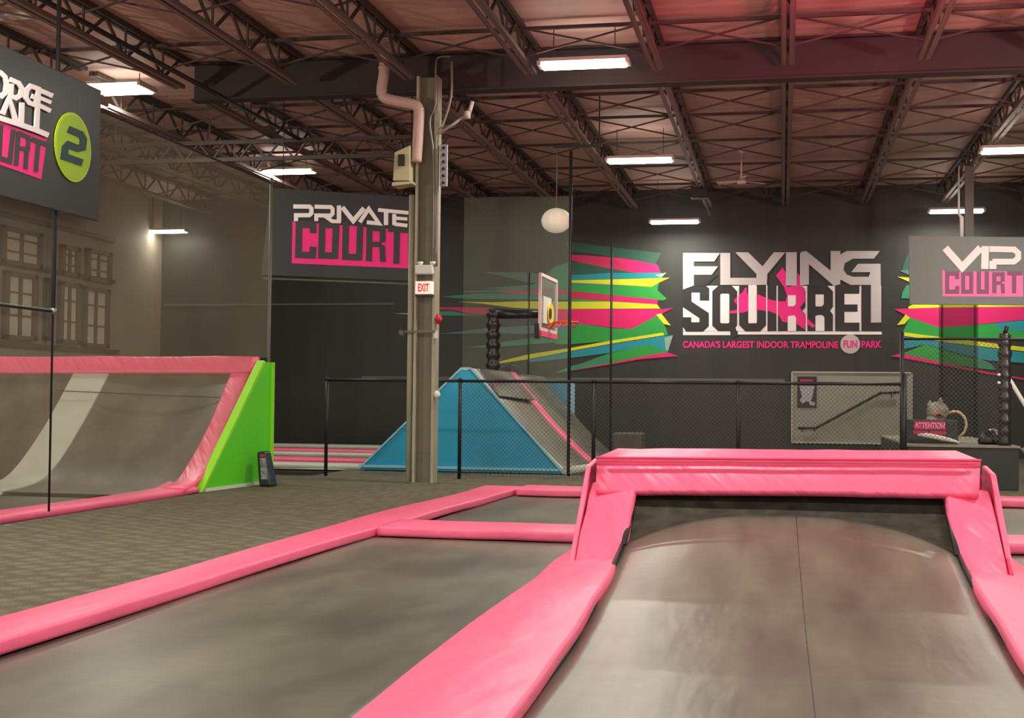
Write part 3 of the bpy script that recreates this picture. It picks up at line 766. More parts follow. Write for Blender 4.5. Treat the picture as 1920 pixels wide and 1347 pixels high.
flat_pad(-1.0, 1.1, 11.5, 12.1, 'pink cross pad hidden behind the ramp', z=.06)
flat_pad(-1.6, 1.7, 16.7, 17.4, 'pink cross pad far behind the ramp', z=.06)
# long side pads of the ramp lane
def lane_pad(sx, label):
    m = MB()
    if sx < 0:
        L = [(-1.56, .8, .05), (-1.56, 4.5, .05), (-1.57, 8.8, .05), (-1.60, 11, .05), (-1.6, 16.6, .05)]
        R = [(-.95, .8, .05), (-.95, 4.5, .05), (-1.04, 7.3, .09), (-1.12, 11, .05), (-1.12, 16.6, .05)]
        L = [(-1.56, .8, .05), (-1.52, 3, .05), (-1.53, 4.8, .05), (-1.57, 6.2, .05), (-1.57, 7.4, .05), (-1.57, 8.5, .05), (-1.60, 9.6, .05), (-1.60, 11.4, .05)]
        R = [(-.95, .8, .05), (-.97, 3, .05), (-.96, 4.8, .05), (-.99, 6.2, .06), (-1.02, 7.4, .10), (-1.04, 8.5, .16), (-1.2, 9.6, .10), (-1.25, 11.4, .05)]
    else:
        L = [(1.03, .8, .05), (1.03, 3, .05), (1.03, 4.8, .05), (1.05, 6.2, .06), (1.09, 7.4, .10), (1.12, 8.5, .16), (1.25, 9.6, .10), (1.3, 11.4, .05)]
        R = [(1.66, .8, .05), (1.66, 3, .05), (1.66, 4.8, .05), (1.67, 6.2, .05), (1.68, 7.4, .05), (1.68, 8.5, .05), (1.69, 9.6, .05), (1.7, 11.4, .05)]
    pad_mesh(m, L, R, .075, PINK, 10, .008, .02)
    o = tag(m.build('lane_pad', PINK), label, 'trampoline pad', 'long pads beside the ramp lane')
    return o
lp1 = lane_pad(-1, 'wide creased pink pad left of the curved ramp, running to the camera')
lp2 = lane_pad(1, 'wide creased pink pad right of the curved ramp, cut by the picture edge')

def bed(x0, x1, y0, y1, label, sag=.05, name='trampoline_bed', z=-.042, mt=None, nx=16, ny=24):
    m = MB(); V = [[m.bm.verts.new((x0+(x1-x0)*i/nx, y0+(y1-y0)*j/ny, z - sag*math.sin(math.pi*i/nx)**.8*math.sin(math.pi*j/ny)**.8)) for i in range(nx+1)] for j in range(ny+1)]
    for j in range(ny):
        for i in range(nx):
            f = m.bm.faces.new((V[j][i], V[j][i+1], V[j+1][i+1], V[j+1][i])); f.smooth = True
    o = m.build(name, mt or BED); o.modifiers.new('cloth', 'SOLIDIFY').thickness = .006
    return tag(o, label, 'trampoline', 'flat black trampoline beds')
bed(-3.62, -1.55, 1.0, 11.5, 'large flat black trampoline bed in the left foreground', .02)
bed(-3.45, -1.55, 11.9, 16.9, 'flat black trampoline bed behind the first cross pad on the left', .02)
bed(1.65, 4.3, 1.0, 11.6, 'flat black trampoline bed right of the ramp pad, nearest the camera', .02)
bed(1.65, 4.4, 12.2, 16.9, 'flat black trampoline bed right of the ramp, between two cross pads', .02)
bed(-1.2, 1.3, 11.9, 16.9, 'flat black trampoline bed behind the curved ramp', .02)

# curved ramp
rp = thing('curved_ramp_trampoline', (0, 9.5, 0), 'black curved ramp trampoline with pink padded top and side legs', 'ramp')
XI0, XI1 = -1.06, 1.12
nx, ny = 28, 40
m = MB(); V = []
def prof(s, t):
    """bed surface: s across -1..1, t along 0..1; flat lane, then rising to the crease"""
    e = 1-abs(s)**2.6                       # 1 in the middle, 0 at the sides
    yend = 9.15 + .45*e; zend = .20 + .19*e
    y = .9 + (yend-.9)*t
    yr = 6.0 + .4*e
    q = max(0., (y-yr)/(yend-yr))
    z = -.02 + (zend+.02)*q**1.7
    z -= .03*e*math.sin(math.pi*min(1, max(0, (y-.9)/5.6)))
    return y, z
for j in range(ny+1):
    t = 1-(1-j/ny)**1.35
    row = []
    for i in range(nx+1):
        s = -1+2*i/nx; y, z = prof(s, t)
        x0_ = -.985 + (XI0+.985)*max(0, (y-6)/3.2); x1_ = 1.06 + (XI1-1.06)*max(0, (y-6)/3.2)
        row.append(m.bm.verts.new((x0_+(x1_-x0_)*i/nx, y, z)))
    V.append(row)
for j in range(ny):
    for i in range(nx):
        f = m.bm.faces.new((V[j][i], V[j][i+1], V[j+1][i+1], V[j+1][i])); f.smooth = True
o = m.build('jump_bed', mat('ramp_bed_fabric', (92, 89, 78), .36, spec=.7, noise=.14, fine=.12, noise_rgb=(112, 109, 94), nscale=1.4, stretch=(2.6, .6, 1), bump=.22, bscale=3, bdist=.02, detail=8), rp)  # lighter noise tone carries lamp sheen in the ramp fabric's colour
o.modifiers.new('cloth', 'SOLIDIFY').thickness = .006
m = MB(); V = []
for j in range(9):
    row = []
    for i in range(nx+1):
        s = -1+2*i/nx; y, z = prof(s, 1.0); q = j/8
        row.append(m.bm.verts.new((XI0+(XI1-XI0)*i/nx, y+.01+(9.98-y)*q**.7, z+(.60-z)*q)))
    V.append(row)
for j in range(8):
    for i in range(nx):
        f = m.bm.faces.new((V[j][i], V[j][i+1], V[j+1][i+1], V[j+1][i])); f.smooth = True
m.build('upper_mesh', BEDD, rp)
# seam lines in the bed
m = MB()
pts = []
for k in range(30):
    y, z = prof(0.08, k/29); pts.append((.10 + .03*math.sin(k/9), y, z+.0035))
m.tube(pts, .004, 5); m.build('seam', mat('seam_dark', (54, 50, 44), .7), rp)
# springs and dark frame beside the bed
m = MB()
for s, xa, xb in ((-1, -.985, XI0), (1, 1.06, XI1)):
    pts = []
    for k in range(24):
        y, z = prof(s, k/23); x = xa+(xb-xa)*max(0, (y-6)/3.2); pts.append((x - s*-.012, y, z+.012))
    m.tube(pts, .016, 6)
    m.tube([(xb, 9.1, .2), (xb+s*.0, 9.6, .42), (xb, 9.98, .64)], .02, 8)
m.build('frame_tube', BLACK, rp)
# padded legs
def leg(s):
    m = MB(); so = -1.40 if s < 0 else 1.44; si = -1.05 if s < 0 else 1.12
    path = [(9.02, -.0), (9.18, .12), (9.38, .26), (9.6, .38), (9.80, .50), (9.92, .56)]
    A = [(so - (0.02 if s > 0 else 0), y, z+.05) for y, z in path]; B = [(si + (.0 if s > 0 else .0), y-.10, z+.12) for y, z in path]
    A = [(so, y, z+.02) for y, z in path]; B = [(si, y-.06, z+.07) for y, z in path]
    pad_mesh(m, A, B, .07, PINKW, 6, .006, .025)
    o = m.build('leg_pad', PINKW, rp)
    f = MB(); x = so + s*.03
    f.hull8([(x-.02, 9.1, 0), (x+.02, 9.1, 0), (x+.02, 10.4, 0), (x-.02, 10.4, 0), (x-.02, 9.98, .70), (x+.02, 9.98, .70), (x+.02, 10.4, .74), (x-.02, 10.4, .74)])
    f.build('side_flap', PINK, rp, bevel=.012)
leg(-1); leg(1)
# top pad: front face and tilted top
m = MB(); n = 14
tl, tr = at(1119, 867, Y=9.84), at(1838, 873, Y=9.84); bl, brr = at(1117, 923, Y=9.70), at(1836, 931, Y=9.70)
A = []; B = []
for i in range(n+1):
    q = i/n; a = tl.lerp(tr, q); b = bl.lerp(brr, q); b.z += .012*math.sin(q*math.pi)+random.uniform(-.003, .003)
    A.append(a); B.append(b)
rings = []
for a, b in zip(A, B):
    u = (b-a).normalized(); nn = Vector((0, -1, 0)); nn = (nn - u*nn.dot(u)).normalized()
    rings.append(rrect((a+b)/2 - nn*.035 + nn*random.uniform(-.003, .003), u, nn, (b-a).length, .07, 3, .025))
m.loft(rings, PINKW); m.build('front_pad', PINKW, rp)
m = MB(); A = []; B = []
bkl, bkr = at(1160, 846, Y=10.45), at(1790, 851, Y=10.45)
for i in range(n+1):
    q = i/n; a = tl.lerp(tr, q) + Vector((0, -.02, .035)); b = bkl.lerp(bkr, q); b.z = a.z+.05 + random.uniform(-.004, .004); A.append(a); B.append(b)
rings = []
for a, b in zip(A, B):
    u = (b-a).normalized(); nn = Vector((0, 0, 1)); nn = (nn-u*nn.dot(u)).normalized()
    rings.append(rrect((a+b)/2 - nn*.03, u, nn, (b-a).length, .06, 3, .025))
m.loft(rings, PINK); m.build('top_pad', PINK, rp)
m = MB(); m.tube([a + Vector((0, -.025, .0)) for a in A], .012, 6); m.build('piping', PIPING, rp)
m = MB(); m.tube([(A[-1].x+.01, 9.94, .69), (A[-1].x+.03, 9.90, .45), (1.47, 9.6, .30), (1.46, 9.15, .08)], .014, 6); m.build('piping', PIPING, rp)
m = MB(); m.box(-1.36, 1.40, 10.36, 10.44, .0, .70); m.build('rear_frame', BLACK, rp)

# ------------------------------------------------------------------ left court: angled wall trampolines
XA = at(508, 905, z=0).x
gb, gf = at(508, 906, z=0), at(381, 923, z=0)
gt = at(514, 680, Y=gb.y); gt2 = at(492, 682, Y=gb.y-.18)
HT = gt.z
lc = thing('angled_wall_trampoline', (-9, 16.5, 0), 'sloping black wall trampoline with pink pads and lime green end panel', 'trampoline')
m = MB()
tri = [gf, gb, Vector((gb.x, gb.y, HT)), Vector((gb.x-.02, gb.y-.22, HT))]
m.prism(tri, Vector((-.05, 0, 0))); m.build('side_panel', GREEN, lc)
m = MB()
w_ = Vector((-.10, 0, 0)); o_ = Vector((0.008, 0, 0)); nrm = Vector((0, -.045, .03))
m.hull8([gf+o_, gf+w_, gf+w_+Vector((0, -.06, 0)), gf+o_+Vector((0, -.06, 0)), tri[3]+o_, tri[3]+w_, tri[3]+w_+Vector((0, -.06, .02)), tri[3]+o_+Vector((0, -.06, .02))])
m.build('panel_edge', GREENE, lc)
m = MB(); m.bar(gf+Vector((.01, .05, .02)), gb+Vector((.01, 0, .02)), .02, .04); m.build('bottom_trim', WHITE, lc)
m = MB(); m.bar(gb+Vector((.01, -.03, .0)), Vector((gb.x+.01, gb.y-.03, HT)), .02, .06, up=(1, 0, 0)); m.build('rear_trim', GREENE, lc)
def slope(q):
    """side profile of the sloped wall: q 0..1 from flat bed to the top"""
    y0, y1 = gf.y-.1, gb.y-.28
    pts = smooth_pts([(0, y0-1.3, .03), (0, y0-.3, .06), (0, y0+.25, .22), (0, (y0+y1)/2+.1, .78), (0, y1, HT-.12)], 8)
    k = q*(len(pts)-1); i = min(int(k), len(pts)-2); return pts[i].lerp(pts[i+1], k-i)
def slope_strip(xa, xb, mt, name, dz_=0., t=.06, q0=0., q1=1., parent=lc, bedlike=False):
    m = MB()
    if bedlike:
        nxx, nyy = 14, 24; V = []
        for j in range(nyy+1):
            s = slope(q0+(q1-q0)*j/nyy); row = []
            for i in range(nxx+1):
                e = math.sin(math.pi*i/nxx)**.7*math.sin(math.pi*min(1, j/nyy))
                row.append(m.bm.verts.new((xa+(xb-xa)*i/nxx, s.y+.10*e, s.z-.05*e-.02)))
            V.append(row)
        for j in range(nyy):
            for i in range(nxx):
                f = m.bm.faces.new((V[j][i], V[j][i+1], V[j+1][i+1], V[j+1][i])); f.smooth = True
    else:
        A = []; B = []
        for j in range(13):
            s = slope(q0+(q1-q0)*j/12); A.append((xa, s.y, s.z+dz_)); B.append((xb, s.y, s.z+dz_))
        pad_mesh(m, A, B, t, mt, 2, .008, .025)
    return m.build(name, mt, parent)
xg = gf.x - .10
xt = at(0, 700, Y=gb.y).x
# pad along the top
m = MB(); A = []; B = []
for i in range(11):
    px = -260 + (486+260)*i/10
    a = at(px, 669 + (1.5 if i % 3 else 0), Y=gb.y-.20); b = at(px-6, 701, Y=gb.y-.34); A.append(a); B.append(b)
rings = []
for a, b in zip(A, B):
    u = (b-a).normalized(); nn = Vector((0, -1, 0)); nn = (nn-u*nn.dot(u)).normalized(); rings.append(rrect((a+b)/2, u, nn, (b-a).length, .08, 3, .03))
m.loft(rings, PINKW); m.build('top_pad', PINKW, lc)
xi = at(432, 700, Y=gb.y-.34).x
slope_strip(xi, xg+.04, PINKW, 'side_pad', .02, .07, .24, 1.)
w0, w1 = at(136, 700, Y=gb.y-.34).x, at(204, 700, Y=gb.y-.34).x
slope_strip(w0, w1, WHITEV, 'divider_pad', .0, .06, .12, 1.)
slope_strip(w1, xi, BED, 'jump_bed', q0=.12, bedlike=True)
slope_strip(w0-3.2, w0, BED, 'jump_bed', q0=.12, bedlike=True)
# pad at the near edge of the left court (runs along the walkway)
m = MB()
A = [(-7.62, .5, TP), (-7.62, 6, TP), (-7.62, 11.5, TP), (-7.60, 14.0, TP), (-7.52, 15.0, TP+.02), (gf.x-.45, gf.y-.1, .14)]
B = [(-7.16, .5, TP), (-7.16, 6, TP), (-7.18, 11.5, TP), (-7.16, 14.0, TP), (-7.13, 15.0, TP), (gf.x+.0, gf.y-.10, TP+.02)]
pad_mesh(m, A, B, .08, PINK, 6, .008, .03)
tag(m.build('edge_pad', PINK), 'pink pad strip along the left court, curving to the lime green panel', 'trampoline pad')
o = bed(-12.6, -7.62, 1.0, gf.y-1.35, 'flat black trampoline bed in front of the sloping left wall trampoline', .03, z=.0)
# cable across the slope
m = MB(); m.tube([at(113, 733, Y=16.8), at(290, 741, Y=16.8), at(457, 747, Y=16.8)], .006, 5); m.build('tension_cord', BLACK, lc)
# black roll leaning on the green panel
bb = at(494, 912, z=0)
r = thing('rolled_bag', (bb.x, bb.y, 0), 'black rolled bag with grey label leaning on the lime green panel', 'bag')
m = MB(); m.hull8([(-.02, -.12, 0), (.16, -.12, 0), (.16, .12, 0), (-.02, .12, 0), (-.07, -.10, .46), (.06, -.10, .47), (.06, .10, .47), (-.07, .10, .46)])
o = m.build('bag_body', BLACKV, r, bevel=.03); o.location = (0, 0, 0)
m = MB(); m.prism([Vector((.02, -.128, .10)), Vector((.11, -.128, .10)), Vector((.07, -.110, .38)), Vector((-.01, -.110, .38))], Vector((0, -.006, 0))); o = m.build('label_patch', mat('grey_label', (150, 146, 158), .6, noise=.5, nscale=18), r); o.location = (0, 0, 0)
m = MB(); m.prism([Vector((.0, -.122, .395)), Vector((.05, -.122, .395)), Vector((.045, -.118, .43)), Vector((-.005, -.118, .43))], Vector((0, -.006, 0))); o = m.build('pink_mark', MK['rose'], r); o.location = (0, 0, 0)

# ------------------------------------------------------------------ column with fittings
YC = 18.1
cb = at(796, 907, z=0); XC = at(801, 500, Y=YC).x
co = thing('steel_column', (XC, YC, 0), 'beige steel H column standing on the carpet under the deep beam', 'column')
lx, rx = at(784, 700, Y=YC).x, at(816, 700, Y=YC).x
H_ = 5.72
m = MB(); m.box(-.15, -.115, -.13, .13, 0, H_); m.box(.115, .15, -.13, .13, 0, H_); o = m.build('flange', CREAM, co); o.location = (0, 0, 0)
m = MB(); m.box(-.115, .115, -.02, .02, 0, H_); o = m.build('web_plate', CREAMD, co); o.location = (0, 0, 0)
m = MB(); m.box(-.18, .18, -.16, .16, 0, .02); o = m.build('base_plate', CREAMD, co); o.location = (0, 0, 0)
def P(px, py, Y=YC-.16): return at(px, py, Y=Y)
m = MB(); a = P(777, 907, YC-.05)
m.tube([(XC-.22, YC-.05, 0.01), (XC-.22, YC-.05, 4.05)], .042, 10)
tag(m.build('downpipe', CREAM), 'beige vertical pipe running down the left side of the steel column', 'pipe')
# big bent pipe
pts = [P(723, 108), P(722, 135), P(717, 170), P(720, 182), P(733, 188), P(775, 197), P(785, 203), P(787, 215), P(785, 260), P(782, 305)]
pts = [Vector((p.x, YC-.2, p.z)) for p in pts]; pts.insert(0, Vector((pts[0].x, YC-.2, 6.1)))
m = MB(); m.tube(smooth_pts(pts, 5), .075, 14); m.lathe((pts[2].x, YC-.2, pts[2].z+.02), [(.085, 0), (.085, .05), (.06, .05)], 14)
tag(m.build('bent_drain_pipe', PIPEP), 'thick pinkish pipe with two elbows at the top of the column', 'pipe')
m = MB()
m.tube(smooth_pts([P(818, 500), P(821, 330), P(823, 250), P(830, 235), P(846, 180), P(847, 115)], 4), .018, 8)
m.tube(smooth_pts([P(812, 500), P(813, 300), P(806, 230), P(817, 195), P(817, 125), P(822, 108), P(845, 106)], 4), .014, 8)
tag(m.build('conduit_pipe', mat('grey_conduit', (140, 130, 122), .4, metal=.3), None), 'pair of thin grey conduits bending away from the column top', 'conduit')
m = MB(); m.tube([P(825, 250), P(878, 214)], .022, 8); m.tube([P(878, 218), P(886, 190)], .03, 8); m.lathe(P(876, 216), [(0, -.05), (.05, -.05), (.05, .05), (0, .05)], 10)
tag(m.build('camera_bracket', mat('pale_bracket', (168, 156, 146), .45)), 'slanted pale bracket arm reaching right from the column', 'bracket')
m = MB(); a = P(833, 272); b_ = P(833, 350)
m.box(a.x-.05, a.x+.05, YC-.2, YC-.14, b_.z, a.z); sb = m.build('cable_tray', mat('pale_tray', (150, 144, 148), .5)); tag(sb, 'pale perforated strip on the right side of the column top', 'bracket')
for k in range(6):
    z = b_.z + (a.z-b_.z)*(k+.5)/6; m = MB(); m.lathe((a.x+.005, YC-.215, z), [(0, 0), (.022, 0), (.022, .02), (0, .02)], 10, axis='y'); m.build('hole', BLACK, sb)
# cream box unit left of column
a = P(744, 282); b_ = P(773, 350)
r = thing('wall_heater', ((a.x+b_.x)/2, YC-.2, b_.z), 'cream metal box unit fixed left of the column above the sign', 'heater')
m = MB(); m.hull8([(a.x, YC-.34, b_.z+.06), (b_.x, YC-.3, b_.z+.06), (b_.x, YC-.0, b_.z+.06), (a.x, YC-.0, b_.z+.06), (a.x+.02, YC-.34, a.z-.06), (b_.x, YC-.3, a.z+.04), (b_.x, YC-.0, a.z+.04), (a.x+.02, YC-.0, a.z-.06)]); m.build('casing', mat('cream_metal', (188, 182, 142), .5), r, bevel=.01)
m = MB(); m.box(a.x+.08, a.x+.17, YC-.37, YC-.33, b_.z+.26, b_.z+.42); m.build('dark_opening', mat('opening_dark', (58, 54, 44), .7), r)
m = MB(); m.hull8([(a.x-.0, YC-.38, b_.z-.02), (b_.x+.04, YC-.3, b_.z+.02), (b_.x+.04, YC-.06, b_.z+.02), (a.x, YC-.06, b_.z-.02), (a.x, YC-.38, b_.z+.03), (b_.x+.04, YC-.3, b_.z+.05), (b_.x+.04, YC-.06, b_.z+.05), (a.x, YC-.06, b_.z+.03)]); m.build('lower_shelf', mat('cream_metal', (188, 182, 142), .5), r)
# exit sign and emergency light
a = P(780, 528, YC-.2); b_ = P(811, 552, YC-.2); w = b_.x-a.x; h = a.z-b_.z
r = thing('exit_sign', ((a.x+b_.x)/2, YC-.2, b_.z), 'small white sign with red EXIT letters on the column', 'sign')
m = MB(); m.box(a.x, b_.x, YC-.24, YC-.13, b_.z, a.z); m.build('sign_box', mat('sign_white', (248, 226, 216), .5, emit=.35), r, bevel=.006)
m = MB(); m.box(a.x-.0, b_.x+.0, YC-.23, YC-.13, b_.z-.035, b_.z-.002); m.build('lower_edge', BLACK, r)
text_mesh('EXIT', w*.66, h*.62, mat('exit_red', (226, 44, 40), .5, emit=.3), 'exit_letters', r, Vector((a.x+w*.17, YC-.24, b_.z+h*.19)), Vector((1, 0, 0)), Vector((0, 0, 1)), Vector((0, -1, 0)), .03, .004)
a = P(780, 498, YC-.2); b_ = P(816, 514, YC-.2)
r = thing('emergency_light', ((a.x+b_.x)/2, YC-.2, b_.z), 'white twin-head emergency light above the exit sign', 'light')
m = MB(); m.box(a.x, b_.x-.03, YC-.26, YC-.13, b_.z, a.z); m.build('battery_box', WHITE, r, bevel=.008)
for dx in (.06, w+.0):
    m = MB(); m.lathe((a.x+dx, YC-.2, a.z+.0), [(.01, 0), (.035, .01), (.045, .05), (0, .055)], 12); m.build('lamp_head', WHITE, r)
a = P(818, 598); m = MB(); m.lathe((XC+.17, YC-.1, a.z), [(0, 0), (.07, .01), (.075, .04), (.03, .07), (0, .07)], 16, axis='x'); tag(m.build('fire_bell', mat('bell_red', (196, 40, 52), .4)), 'small red alarm bell on the right side of the column', 'bell')
a = P(817, 740); m = MB(); m.lathe((XC+.15, YC-.1, a.z), [(0, 0), (.03, .0), (.06, .03), (.045, .07), (0, .09)], 16, axis='x'); tag(m.build('hand_dispenser', WHITE), 'small round white fitting low on the right side of the column', 'fitting')
a = P(812, 627); m = MB(); m.box(XC+.15, XC+.19, YC-.16, YC-.08, a.z-.06, a.z+.05); tag(m.build('junction_box', WHITE), 'small white junction box on the column below the red bell', 'box')
m = MB(); a = P(776, 622); m.bar((XC-.27, YC-.15, a.z), (XC+.17, YC-.15, a.z), .03, .03); m.lathe((XC-.32, YC-.12, a.z-.02), [(.01, -.05), (.045, -.02), (.045, .03), (.01, .04)], 12)
tag(m.build('pipe_clamp', mat('dull_steel', (108, 106, 92), .5)), 'dark metal clamp strapped round column and pipe', 'clamp')

# ------------------------------------------------------------------ fence behind the walkway
YFN = 19.3
fposts = [612, 862, 1113, 1384, 1694]
ZR = at(862, 712, Y=YFN).z
fx = [at(p, 800, Y=YFN).x for p in fposts]
fn = thing('chain_link_fence', (fx[0], YFN, 0), 'black chain-link fence with top rail behind the carpet walkway', 'fence')
for i, x in enumerate(fx):
    m = MB(); m.tube([(x, YFN, 0), (x, YFN, ZR if i < 4 else ZR+.12)], .028 if i not in (4,) else .045, 10); m.lathe((x, YFN, ZR+(0 if i < 4 else .12)), [(.034, -.03), (.034, .01), (.0, .03)], 10); m.build('fence_post', BLACK, fn)
for i in range(4):
    m = MB(); m.tube([(fx[i], YFN, ZR-.02), (fx[i+1], YFN, ZR-.02)], .024, 10); m.build('top_rail', BLACK, fn)
    m = MB(); m.face([(fx[i], YFN, .04), (fx[i+1], YFN, .04), (fx[i+1], YFN, ZR-.03), (fx[i], YFN, ZR-.03)])
    if i > 0: m.build('wire_mesh', CHAIN, fn)
# tall fence on the platform right
q1 = at(1694, 640, Y=YFN+.24); 
zt_ = at(1790, 636, Y=YFN+.24).z; xr = at(1884, 700, Y=YFN+.32).x
pt0_ = .0
ft = thing('tall_fence_panel', (fx[4], YFN, .0), 'tall chain-link panel with thin top bar right of the grey stair panel', 'fence')
m = MB(); m.tube([(fx[4]+.0, YFN+.24, pt0_), (fx[4]+.0, YFN+.24, zt_+.1)], .03, 8); m.build('fence_post', BLACK, ft)
m = MB(); m.tube([(fx[4], YFN+.24, zt_), (xr+1.5, YFN+.24, zt_)], .018, 8); m.build('top_rail', BLACK, ft)
m = MB(); m.face([(fx[4], YFN+.24, pt0_+.68), (xr, YFN+.24, pt0_+.68), (xr, YFN+.24, zt_), (fx[4], YFN+.24, zt_)]); m.build('wire_mesh', CHAIN, ft)

# platform
pt0 = at(1840, 836, Y=19.4).z; pxl = fx[4]+.06; pxr = at(1911, 880, Y=19.4).x
r = thing('black_platform', ((pxl+pxr)/2, 21, 0), 'black box platform with grey top behind the ramp on the right', 'platform')
m = MB(); m.box(pxl, pxr, 19.42, 24.5, 0, pt0-.03); m.build('skirt', WALLB, r, bevel=.01)
m = MB(); m.box(pxl-.01, pxr+.02, 19.40, 24.5, pt0-.03, pt0); m.build('deck', mat('grey_deck', (128, 124, 108), .7, noise=.12, nscale=6), r)
m = MB(); m.tube([(pxr+.04, 19.42, pt0-.03), (pxr+.10, 19.44, pt0-.12)], .03, 8); m.build('corner_trim', mat('dull_steel', (108, 106, 92), .5), r)
# padded post
ps_ = thing('padded_post', (xr, YFN+.32, pt0), 'tall post wrapped in shiny black padding at the right edge', 'post')
m = MB(); zt2 = at(1884, 626, Y=YFN+.32).z; rings = []; n = 30
for k in range(n+1):
    z = pt0 + (zt2-pt0)*k/n; rr = .085 + .012*math.sin(k*2.1) + .008*random.random(); ring = []
    for i in range(12):
        a = 2*math.pi*i/12; ring.append((xr+math.cos(a)*rr, YFN+.32+math.sin(a)*rr, z))
    rings.append(ring)
m.loft(rings, BLACKV); m.build('padding', BLACKV, ps_)
m = MB(); m.tube([(xr, YFN+.32, zt2), (xr+.03, YFN+.32, zt2+.10)], .03, 8); m.build('post_cap', BLACK, ps_)
# strap clips
for py in (703, 718):
    a = at(1873, py, Y=YFN+.20); m = MB(); m.lathe((a.x, YFN+.20, a.z), [(0, -.02), (.022, -.015), (.022, .015), (0, .02)], 10); m.build('strap_clip', WHITE, ps_)
# attention sign stand
a = at(1698, 787, Y=20.2); b_ = at(1796, 834, Y=20.2)
r = thing('attention_sign', ((a.x+b_.x)/2, 20.2, pt0), 'black box sign with pink ATTENTION lettering on the platform', 'sign')
m = MB(); m.box(a.x, b_.x, 20.15, 20.45, pt0, a.z); m.build('sign_box', BLACKV, r, bevel=.01)
c = at(1715, 803, Y=20.15); d = at(1771, 793, Y=20.15)
m = MB(); m.box(c.x-.01, d.x+.01, 20.135, 20.15, c.z-.02, d.z+.02); m.build('pink_strip', MK['rose'], r)
text_mesh('ATTENTION', d.x-c.x, d.z-c.z, mat('att_pink', (250, 170, 206), .5), 'sign_letters', r, Vector((c.x, 20.134, c.z)), Vector((1, 0, 0)), Vector((0, 0, 1)), Vector((0, -1, 0)), .03, .003)
m = MB()
for k, (u0, u1, y0_, y1_) in enumerate(((1712, 1740, 808, 814), (1743, 1774, 809, 815))):
    c = at(u0, y1_, Y=20.15); d = at(u1, y0_, Y=20.15); m.box(c.x, d.x, 20.14, 20.15, c.z, d.z)
m.build('pink_line', MK['rose'], r)
def cloth(pts, label, name='folded_towel', mt=None, th=.03, Y0=19.3):
    m = MB(); rings = []
    for (px, py, w) in pts:
        c = at(px, py, Y=Y0); rings.append(rrect(c, Vector((0, 1, 0)), Vector((0, 0, 1)), .24, w, 4))
    m.loft(rings, mt or WHITE); return tag(m.build(name, mt or WHITE), label, 'towel')
cloth([(1722, 816, .03), (1740, 817, .07), (1765, 822, .07), (1788, 827, .045), (1797, 830, .02)], 'crumpled white sheet lying over the attention sign front', Y0=19.75)
cloth([(1694, 834, .02), (1720, 837, .035), (1762, 840, .03)], 'flat white sheet on the platform edge, upper one', Y0=19.62)
# plush toy
a = at(1758, 772, Y=20.7); s_ = 20.7/F
r = thing('plush_toy', (a.x, 20.7, pt0), 'grey plush toy with open mouth and curled tan tail on the platform', 'toy')
m = MB()
def blob(mb, c, rx, ry, rz, mt=None, n=14):
    prof_ = []
    rings = []
    for k in range(1, n):
        ph = -math.pi/2 + math.pi*k/n; ring = []
        for i in range(16):
            th = 2*math.pi*i/16; ring.append((c[0]+rx*math.cos(ph)*math.cos(th), c[1]+ry*math.cos(ph)*math.sin(th), c[2]+rz*math.sin(ph)))
        rings.append(ring)
    mb.loft(rings, mt)
zz = a.z
FUR = mat('grey_plush', (158, 156, 140), .9, bump=.8, bscale=40, noise=.35, nscale=12)
blob(m, (a.x, 20.7, zz), .16, .13, .15); blob(m, (a.x-.03, 20.7, (zz+pt0)/2), .15, .13, (zz-pt0)/2+.02)
m.build('body', FUR, r)
for dx, dz_ in ((.04, .13), (-.11, .09)):
    m = MB(); m.lathe((a.x+dx, 20.7, zz+dz_-.02), [(.045, 0), (.035, .05), (.004, .10)], 10); m.build('ear', FUR, r)
m = MB(); blob(m, (a.x+.0, 20.58, zz-.05), .075, .03, .035); m.build('mouth', mat('mouth_orange', (206, 120, 84), .6), r)
m = MB(); blob(m, (a.x+.0, 20.555, zz-.05), .045, .02, .016); m.build('mouth_opening', BLACK, r)
m = MB(); c = at(1790, 796, Y=20.7); R_ = 22*s_
m.tube([(c.x+R_*math.cos(t)*.9, 20.7, c.z+R_*math.sin(t)*1.05) for t in [math.radians(125-15*k) for k in range(14)]], [.02]*12+[.014, .008], 8)
m.build('tail', mat('tan_plush', (206, 182, 140), .8), r)
# dark bag
a = at(1856, 820, Y=20.0)
r = thing('black_bag', (a.x, 20.0, pt0), 'small rounded black bag beside the padded post', 'bag')
m = MB(); rings = []
for k, (h, rr) in enumerate(((0, .15), (.04, .17), (.12, .14), (.19, .08), (.22, .02))):
    rings.append([(a.x+math.cos(t*math.pi/8)*rr*(1.0), 20.0+math.sin(t*math.pi/8)*rr*.7, pt0+h) for t in range(16)])
m.loft(rings); m.build('bag_body', BLACKV, r)
m = MB(); m.tube([(a.x+.02, 19.95, pt0+.22), (a.x+.09, 19.92, pt0+.19), (a.x+.13, 19.92, pt0+.10)], .018, 8); m.build('strap', mat('grey_strap', (150, 150, 146), .5), r)

